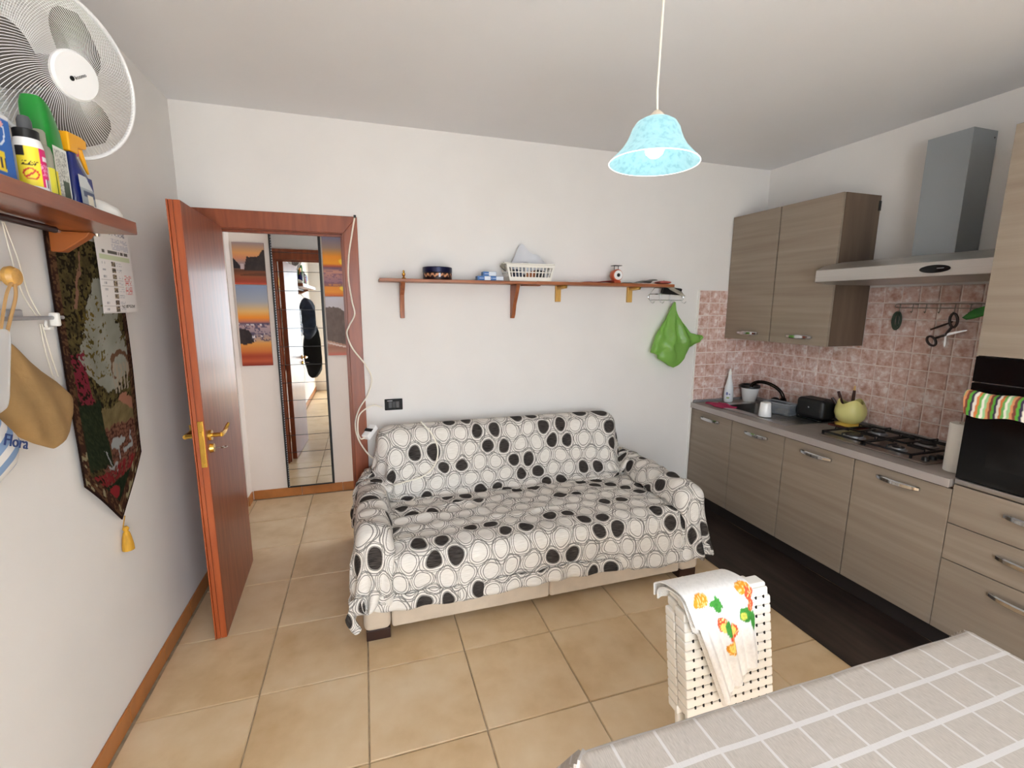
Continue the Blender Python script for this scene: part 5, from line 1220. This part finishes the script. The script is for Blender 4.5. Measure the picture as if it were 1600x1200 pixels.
MB().lathe([(.001, 0), (.0062, 0), (.0062, .0006), (.001, .0006)], seg=20, M=FM @ Matrix.Translation((-.016, -.012, .0042))).build('logo_dot', 'black_plastic', hc)
text('logo_text', 'kosmo', .013, FM @ Matrix.Translation((.006, .002, .0046)) @ Matrix.Rotation(.62, 4, 'Z'), 'black_plastic', hc)
MB().lathe([(.001, -.03), (.04, -.03), (.045, -.045), (.045, -.10), (.03, -.11)], seg=24, M=FM).build('blade_hub', mat('blade_grey', rgb(96, 90, 84), .4), fn_)
for k in range(3):
    a0 = math.radians(50+120*k); nU, nV = 10, 8
    def bl(u, v):
        r = .042+.148*u; w_ = (.30+.42*math.sin(PI*min(1, .25+.75*u))**.8)*(1 if u < .85 else 1-.5*((u-.85)/.15)**2); a = a0+(v-.5)*2*w_*1.08+.25*u
        return fpt(r, a, -.075+.035*(v-.5)*(1.2-.5*u))
    sheet('blade', 'blade_grey', bl, nU, nV, fn_, thick=.0025)
MB().lathe([(.03, -.115), (.055, -.12), (.058, -.18), (.05, -.205), (.02, -.212)], seg=24, M=FM).build('motor_housing', 'white_plastic', fn_)
bpnt = FM @ Vector((0, 0, -.19)); MB().tube([bpnt, (.03, bpnt.y+.01, bpnt.z-.04), (.012, bpnt.y+.015, bpnt.z-.09)], [.024, .022, .022], 12).build('bracket_arm', 'white_plastic', fn_)
MB().rbox(.0005, .03, bpnt.y-.04, bpnt.y+.06, bpnt.z-.20, bpnt.z-.02, .006).build('wall_plate', 'white_plastic', fn_)

# ------------------------------------------------------------------ tapestry, paper, bags
def ycol(z, side):                    # left / right hem
    return -1.257+.004*math.sin(z*9) if side == 0 else -.808-.009*(1.87-z)/.87
def tap(u, v):
    ub = .47
    zb = 1.012+(.797-1.012)*(u/ub) if u < ub else .797+(1.004-.797)*((u-ub)/(1-ub))
    z = 1.857+(zb-1.857)*v; z_ = max(z, 1.0); y = ycol(z_, 0)*(1-u)+ycol(z_, 1)*u
    return (.0115+.004*math.sin(z*7+u*4)+.003*math.sin(u*9), y, z)
def tapc(u, v):
    x, y, z = tap(u, v); n = fbm(u*16, v*38); n2 = .6*vnoise(u*52, v*130, 3)+.4*vnoise(u*24, v*60, 5); n3 = fbm(u*7, v*13, 8)
    c_ = mix((38, 34, 22), (112, 98, 58), n) if n2 > .42 else (34, 28, 18)
    u0 = u; u = u+.09*(n3-.5)+.06*(n-.5)
    h = (1.872-z)/1.075+.035*(n3-.5)+.012*(n2-.5)                       # 0 top .. 1 tip
    # sky / water opening
    ps_ = abs(u-(.60+.05*math.sin(h*14)))/(.10+.26*smoothstep(.12, .45, h)*(1-smoothstep(.44, .53, h)))
    if .14 < h < .53 and ps_+.9*(n-.5) < 1: c_ = mix((122, 122, 110), (150, 150, 140), n3)
    if .2 < h < .48 and n2 > .62 and abs(u-.45) < .18: c_ = mix((120, 100, 44), (60, 54, 28), n)
    # slanting branch
    if abs(u-(.36-.9*(h-.10))) < .022 and .06 < h < .24: c_ = (128, 96, 78)
    # pink flowers at left
    if .38 < h < .56 and abs(u-(.17+.35*(h-.38))) < .10 and n2 > .4: c_ = (116, 40, 52)
    # pavilion
    e = ((u-.80)/.15)**2+((h-.46)/.065)**2
    if .55 < e < 1 and h < .50: c_ = (96, 70, 52)
    if .44 < h < .55 and abs(u-.80) < .14 and (int(u*40) % 2): c_ = (150, 138, 122)
    # meadow and path
    if .585 < h < .69 and u > .45-.8*(h-.585) and u < .95: c_ = mix((88, 78, 50), (130, 115, 82), n)
    if .56 < h < .62 and u > .72 and abs(h-(.56+.2*(u-.72))) < .02: c_ = (150, 104, 84)
    if .66 < h < .88 and u > .30 and u < .97:
        br = ((u*9+int(h*60) % 2*.5) % 1 < .14) or ((h*60) % 1 < .2)
        if n3 > .3: c_ = (56, 34, 28) if br else mix((96, 62, 50), (124, 84, 68), n)
    if .55 < h < .78 and u < .44 and n > .2: c_ = mix((24, 30, 20), (52, 60, 40), n2) if n2 < .9 else (150, 150, 130)
    # white garden table and chairs
    wht = (150, 154, 154)
    if ((u-.60)/.13)**2+((h-.722)/.017)**2 < 1: c_ = wht
    if abs(u-.60) < .011 and .72 < h < .79: c_ = wht
    if (abs(u-(.36+.9*(h-.73))) < .013 and .725 < h < .80) or (abs(u-.52) < .008 and .79 < h < .82) or (abs(h-.79) < .006 and .38 < u < .54): c_ = wht
    if (abs(u-.83) < .011 and .70 < h < .77) or (abs(h-.762) < .008 and .70 < u < .84): c_ = wht
    # roses and dark bed
    if .80 < h < .86 and n2 > .45: c_ = mix((104, 30, 34), (140, 50, 52), n)
    if .85 < h and n2 > .2 and abs(u-.5) < .34: c_ = mix((16, 26, 16), (44, 52, 34), n2)
    if ((u-.38)/.12)**2+((h-.885)/.025)**2 < 1+.8*(n-.5): c_ = (132, 40, 44)
    # border
    u = u0; du = min(u, 1-u); vv = (1-v)*(.86 if True else 1)
    if du < .085 or (v > .93):
        c_ = (56, 36, 28) if n2 < .55 else (92, 66, 46)
        if v > .80 and vnoise(u*22, v*60, 9) > .78: c_ = (140, 130, 100)
    if du < .018 or v > .988: c_ = (40, 26, 22)
    return tuple(lin(q*.93) for q in c_)
tpst = thing('tapestry', 'dark woven garden-scene tapestry with pointed end on the left wall', 'tapestry', (.005, -1.03, 1.87))
sheet('woven_panel', printmat('tapestry_print', .95, .05), tap, 150, 330, tpst, thick=.003, colf=tapc, smooth=0)
ts_ = thing('tassel_dummy', '', '', (0, 0, 0)); bpy.data.objects.remove(ts_)
gold = mat('tassel_gold', rgb(196, 146, 44), .7, var=.25, vs_=120, stretch=(1, 1, .05))
m = MB(); m.tube([(.010, -1.018, .80), (.013, -1.048, .765)], .002, 6); m.lathe([(.006, 0), (.011, -.008), (.009, -.016), (.007, -.02), (.011, -.026), (.015, -.045), (.019, -.075), (.020, -.098), (.001, -.096)], (.0215, -1.050, .768), 18); m.build('tassel', gold, tpst)
def pap(u, v): return (.0205+.003*math.sin(v*3)+.003*u, -.985+.262*u-.004*v, 1.928-.332*v)
def papc(u, v):
    c_ = (228, 224, 222)
    if v < .10 and .4 < u < .9 and hsh(int(u*40), int(v*70)) > .5: c_ = (150, 150, 160)
    if .12 < v < .26 and .45 < u < .93 and (v*60) % 1 < .4 and hsh(int(u*50), int(v*60)) > .25: c_ = (172, 174, 190)
    if .28 < v < .31 and .15 < u < .9 and hsh(int(u*36)) > .3: c_ = (96, 90, 84)
    if .33 < v < .385 and .06 < u < .94: c_ = (198, 206, 172)
    for k in range(8):
        vc = .43+.075*k
        if abs(v-vc) < .028 and .36 < u < .48: c_ = mix((50, 44, 40), (190, 170, 140), hsh(int(u*34), int(v*80), k))
        if abs(v-vc-.037) < .003 and .04 < u < .66: c_ = (190, 186, 184)
        if abs(v-vc) < .012 and .10 < u < .2 and hsh(int(u*60), k) > .4: c_ = (160, 160, 164)
        if abs(v-vc) < .016 and .50 < u < .66 and (v*70) % 1 < .5 and hsh(int(u*60), int(v*70)) > .35: c_ = (176, 178, 184)
    if .55 < v < .78 and .70 < u < .92 and (v*44) % 1 < .5 and hsh(int(u*44), int(v*44)) > .3: c_ = (214, 120, 118)
    if .90 < v < .94 and .55 < u < .95 and hsh(int(u*50), int(v*90)) > .4: c_ = (120, 116, 112)
    return tuple(lin(q) for q in c_)
o = sheet('recycling_notice', printmat('paper_print', .8), pap, 70, 110, thick=.0005, colf=papc); tag(o, 'white printed notice sheet with small pictures pinned over the tapestry', 'paper notice')
# metal bar with clip
br_ = thing('metal_bar', 'grey metal rod with white clip on the wall left of the tapestry', 'rod', (.03, -1.6, 1.59))
MB().tube([(.032, -2.3, 1.597), (.032, -1.265, 1.588)], .006, 10).build('rod', 'grey_metal', br_)
MB().rbox(.003, .026, -1.50, -1.43, 1.588, 1.615, .005).build('mount', 'grey_metal', br_)
m = MB(); m.rbox(.022, .046, -1.318, -1.300, 1.562, 1.604, .005, 3); m.rbox(.020, .036, -1.345, -1.322, 1.552, 1.562, .003); m.tube([(.034, -1.352, 1.56), (.034, -1.358, 1.568), (.034, -1.352, 1.58)], .004, 6); m.build('clip', 'white_plastic', br_)
for k, pp in enumerate([[(.012, -1.428, 1.855), (.014, -1.42, 1.76), (.012, -1.395, 1.66), (.02, -1.362, 1.59)], [(.012, -1.422, 1.855), (.014, -1.395, 1.76), (.012, -1.37, 1.66), (.02, -1.345, 1.59)], [(.014, -1.345, 1.57), (.012, -1.335, 1.48), (.010, -1.31, 1.38)], [(.014, -1.335, 1.57), (.012, -1.315, 1.48), (.010, -1.29, 1.40)]]):
    o = MB().tube(spline(pp), .0018, 6).build('thin_cable', 'cord_white'); tag(o, ['left thin white cord between shelf and metal rod', 'right thin white cord between shelf and metal rod', 'left thin white cord dangling below the rod clip', 'right thin white cord dangling below the rod clip'][k], 'cable', 'thin white cords on the left wall')
# wooden knob hook and brown pouch
kh = thing('wooden_peg', 'round light-wood peg on the left wall with a bag string', 'peg', (.03, -1.475, 1.705))
MB().lathe([(.012, 0), (.012, .03), (.016, .036), (.026, .045), (.028, .055), (.022, .066), (.001, .07)], seg=20, M=frame_m((.001, -1.505, 1.703), (0, 1, 0), (0, 0, 1))).build('knob', mat('peg_wood', rgb(206, 158, 84), .4, var=.15, vs_=60), kh)
def quadpts(c4, n=7, r=.12):
    """rounded polygon through corner list"""
    out = []; k = len(c4)
    for i in range(k):
        p, a, b_ = Vector(c4[i]), Vector(c4[i-1]), Vector(c4[(i+1) % k]); q0, q1 = p.lerp(a, r), p.lerp(b_, r)
        for j in range(n+1): t = j/n; out.append(tuple((q0*(1-t)+p*t)*(1-t)+(p*(1-t)+q1*t)*t))
        a2 = b_.lerp(p, r); out += [tuple(q1.lerp(a2, t)) for t in (.25, .5, .75)]
    return out
pz = thing('brown_pouch', 'tan suede pouch hanging askew between striped bag and tapestry', 'pouch', (.05, -1.55, 1.55))
def pf(a, b_, dd): return (.062+dd*(1 if dd < 0 else 1.0)+.004*math.sin(a*60+b_*30), a, b_)
m = MB(); m.pillow(quadpts([(-1.625, 1.525), (-1.585, 1.538), (-1.345, 1.345), (-1.375, 1.235), (-1.455, 1.205), (-1.545, 1.245), (-1.68, 1.345)], 5, .10), pf, .024, rings=(1, .98, .93, .84, .72, .58, .42, .26, .12))
m.build('body', mat('suede_tan', rgb(156, 124, 80), .8, var=.16, vs_=7, bump=.25, bs=26), pz)
MB().tube(spline([(.06, -1.505, 1.70), (.062, -1.545, 1.66), (.062, -1.575, 1.60), (.062, -1.605, 1.53)]), .004, 6).build('string', 'twine', pz)
MB().tube(spline([(.06, -1.505, 1.70), (.07, -1.53, 1.65), (.07, -1.565, 1.59), (.07, -1.60, 1.53)]), .004, 6).build('string', 'twine', pz)
# striped cloth bag with lettering
sb = thing('striped_bag', 'blue and white striped cloth bag with blue lettering on the left wall', 'bag', (.1, -1.75, 1.5))
ms2, nt2, b2 = newmat('stripe_cloth'); g_ = N(nt2, 'ShaderNodeNewGeometry'); s2 = N(nt2, 'ShaderNodeSeparateXYZ'); nt2.links.new(g_.outputs['Position'], s2.inputs[0])
q1 = N(nt2, 'ShaderNodeMath', operation='MULTIPLY_ADD'); nt2.links.new(s2.outputs[2], q1.inputs[0]); q1.inputs[1].default_value = 20.; q2 = N(nt2, 'ShaderNodeMath', operation='MULTIPLY'); q2.inputs[1].default_value = -10.; nt2.links.new(s2.outputs[1], q2.inputs[0]); nt2.links.new(q2.outputs[0], q1.inputs[2])
q3 = N(nt2, 'ShaderNodeMath', operation='FRACT'); nt2.links.new(q1.outputs[0], q3.inputs[0]); nt2.links.new(ramp(nt2, q3.outputs[0], [(.49, rgb(226, 224, 222)), (.51, rgb(130, 158, 196))]), b2.inputs['Base Color']); b2.inputs['Roughness'].default_value = .85
m = MB(); m.pillow(quadpts([(-1.90, 1.40), (-1.78, 1.42), (-1.672, 1.295), (-1.70, 1.235), (-1.775, 1.205), (-1.90, 1.20)], 5, .22), lambda a, b_, dd: (.105+dd, a, b_), .03, rings=(1, .97, .9, .75, .5, .25)); bod = m.build('body', 'stripe_cloth', sb)
text('lettering', 'Flora', .04, frame_m((.138, -1.735, 1.30), Vector((0, .80, -.36)), (0, .36, .80)), mat('letter_blue', rgb(40, 60, 110), .7), sb, .001)
MB().tube(spline([(.11, -1.80, 1.42), (.08, -1.82, 1.55), (.035, -1.84, 1.60)]), .005, 6).build('strap', 'cord_white', sb)
o = MB().pillow(quadpts([(-1.83, 1.575), (-1.664, 1.57), (-1.715, 1.385), (-1.80, 1.36)], 5, .15), lambda a, b_, dd: (.125+dd, a, b_), .008).build('clear_bag', mat('clear_sleeve', rgb(226, 230, 234), .15, alpha=.45)); tag(o, 'crinkled clear plastic sleeve above the striped bag', 'plastic sleeve')
# jacket and black bag further along the wall, seen in the hallway mirror
jk = thing('dark_jacket', 'dark blue jacket hanging on the left wall, seen in the mirror', 'jacket', (.15, -2.35, 1.1))
MB().pillow(quadpts([(-2.50, 1.70), (-2.36, 1.74), (-2.20, 1.62), (-2.24, 1.42), (-2.18, 1.22), (-2.30, 1.12), (-2.52, 1.16)], 4, .06), lambda a, b_, dd: (.15+dd+.02*math.sin(a*30), a, b_), .11).build('body', mat('denim', rgb(44, 54, 74), .9, var=.3, vs_=12), jk)
MB().tube([(.13, -2.37, 1.72), (.06, -2.38, 1.80), (.01, -2.38, 1.82)], .005, 6).build('loop', 'cord_white', jk)
bb = thing('black_coat', 'long black coat hanging low on the left wall, seen in the mirror', 'coat', (.15, -2.65, .5))
MB().pillow(quadpts([(-2.80, 1.35), (-2.60, 1.35), (-2.58, .80), (-2.54, .50), (-2.84, .48), (-2.80, .80)], 4, .06), lambda a, b_, dd: (.155+dd+.015*math.sin(a*40), a, b_), .13).build('body', mat('coat_black', rgb(16, 16, 18), .9), bb)
MB().tube([(.13, -2.70, 1.34), (.06, -2.70, 1.50), (.01, -2.70, 1.56)], .005, 6).build('loop', 'black_plastic', bb)

# ------------------------------------------------------------------ hallway: mirror and pictures
HY = 1.0545
mr = thing('strip_mirror', 'tall narrow mirror made of stacked panels in a black frame, in the hallway', 'mirror', (.452, 1.05, .085))
MX0, MX1, MZ0, MZ1 = .262, .640, .080, 2.195
MB().box(MX0+.004, MX1-.004, HY-.010, HY-.001, MZ0+.004, MZ1-.004).build('backing', 'black_plastic', mr, smooth=0)
for a in ((MX0, MX0+.018), (MX1-.018, MX1)): MB().rbox(a[0], a[1], HY-.020, HY-.0005, MZ0, MZ1, .002).build('frame_strip', 'black_plastic', mr)
MB().rbox(MX0+.018, MX1-.018, HY-.020, HY-.0005, MZ0, MZ0+.008, .002).build('frame_strip', 'black_plastic', mr)
nP = 14; ph = (MZ1-MZ0-.012)/nP
for k in range(nP): MB().box(MX0+.019, MX1-.019, HY-.0135, HY-.0105, MZ0+.010+k*ph+.002, MZ0+.010+(k+1)*ph-.002).build('mirror_panel', 'mirror_glass', mr, smooth=0)
m = MB()
for k in range(105): m.box(MX0+.013, MX0+.018, HY-.0215, HY-.0195, MZ0+.01+k*.02, MZ0+.02+k*.02)
q = m.build('perforated_trim', 'grey_metal', mr, smooth=0); q['kind'] = 'stuff'
def grad(v, st):
    for (a, ca), (b_, cb) in zip(st, st[1:]):
        if v <= b_: return mix(ca, cb, (v-a)/(b_-a) if b_ > a else 0)
    return st[-1][1]
def pic1(u, v):      # v from top; cliffs at dusk
    c_ = grad(v, [(0, (150, 130, 130)), (.25, (214, 150, 90)), (.38, (200, 130, 96)), (.5, (150, 130, 130)), (.62, (120, 90, 80)), (.66, (96, 56, 36)), (.8, (140, 76, 44)), (.93, (150, 60, 40)), (1, (200, 84, 60))])
    edge = .72 - .62*smoothstep(.28, .45, u)*(.62+.30*smoothstep(.75, 1., u)) + .05*(fbm(u*12, 3)-.5)
    if .66 > v > edge and u > .30: c_ = mix((34, 26, 26), (60, 48, 44), fbm(u*10, v*10))
    if v < .62 and v > .36+.9*max(0, u-.02)+.04*fbm(u*20, 1) and u < .22: c_ = (36, 28, 32)
    if .72 < v < .80 and u > .2 and v > .70+.08*(1-u): c_ = mix(c_, (80, 46, 30), .6)
    if .5 < v < .64 and .22 < u < .34: c_ = (190, 170, 170)
    return tuple(lin(q) for q in c_)
def pic2(u, v):
    c_ = grad(v, [(0, (128, 142, 168)), (.2, (160, 160, 166)), (.32, (224, 176, 110)), (.40, (232, 140, 40)), (.45, (190, 110, 90)), (.47, (90, 76, 96)), (.5, (180, 150, 150)), (.60, (150, 130, 136)), (.68, (190, 150, 120)), (.72, (220, 150, 70)), (.82, (200, 110, 50)), (.88, (160, 60, 34)), (.94, (190, 90, 54)), (1, (130, 40, 26))])
    if .47 < v < .70:
        n = fbm(u*7, v*60); c_ = mix(c_, (64, 58, 84), .75*(n > .5)) if n < .66 else (224, 214, 214)
    if ((u-.05)/.34)**2+((v-.62)/.09)**2 < 1+.3*(fbm(u*9, v*9)-.5) or ((u-.15)/.30)**2+((v-.685)/.045)**2 < 1: c_ = mix((34, 26, 28), (60, 46, 44), fbm(u*14, v*30))
    return tuple(lin(q) for q in c_)
def pic3(u, v):
    c_ = grad(v, [(0, (110, 106, 130)), (.2, (150, 124, 110)), (.34, (226, 140, 40)), (.46, (232, 150, 40)), (.5, (170, 80, 60)), (.53, (110, 84, 100)), (.58, (196, 140, 120)), (.76, (150, 110, 120)), (.84, (224, 140, 60)), (.93, (230, 150, 60)), (1, (200, 100, 60))])
    if ((u-.95)/.4)**2+((v-.42)/.07)**2 < 1: c_ = mix(c_, (250, 214, 70), .8)
    if ((u-.7)/.16)**2+((v-.86)/.05)**2 < 1: c_ = (246, 206, 80)
    if .53 < v < .84: 
        n = fbm(u*5, v*46); c_ = mix(c_, (104, 76, 100), .6*(n > .52))
    return tuple(lin(q) for q in c_)
def pic4(u, v):
    c_ = grad(v, [(0, (196, 192, 196)), (.5, (200, 184, 180)), (.78, (190, 150, 130)), (.86, (160, 110, 90)), (.93, (180, 130, 110)), (1, (206, 110, 96))])
    top = .16+.10*abs(u-.25)+.34*max(0, u-.55)+.06*(fbm(u*9, 2)-.5)
    if top < v < .74+.12*u: c_ = mix((92, 78, 72), (122, 106, 98), fbm(u*12, v*14))
    if v > .76 and abs(v-(.78+.12*u)) < .014: c_ = (220, 200, 190)
    return tuple(lin(q) for q in c_)
for nm, x0, x1, z1, z0, fn2, lb in [('p', .003, .225, 2.108, 1.788, pic1, 'upper left canvas print of dark cliffs at sunset, in the hallway'), ('p', .003, .225, 1.784, 1.143, pic2, 'tall canvas print of beach sunset with rocks, left of the mirror'), ('p', .652, .872, 2.19, 1.703, pic3, 'canvas print of orange sun over waves, right of the mirror'), ('p', .652, .872, 1.699, 1.212, pic4, 'canvas print of a grey rock on pale beach, right of the mirror')]:
    pc = thing('canvas_print', lb, 'picture', ((x0+x1)/2, HY, z0), group='beach prints in the hallway')
    MB().box(x0, x1, HY-.014, HY-.0005, z0, z1).build('stretcher', mat('canvas_side', rgb(120, 90, 76), .9), pc, smooth=0)
    sheet('print', printmat('canvas_print_m', .55, .3), lambda u, v: (x0+(x1-x0)*u, HY-.0144, z1-(z1-z0)*v), 44, 70, pc, colf=fn2, smooth=0)
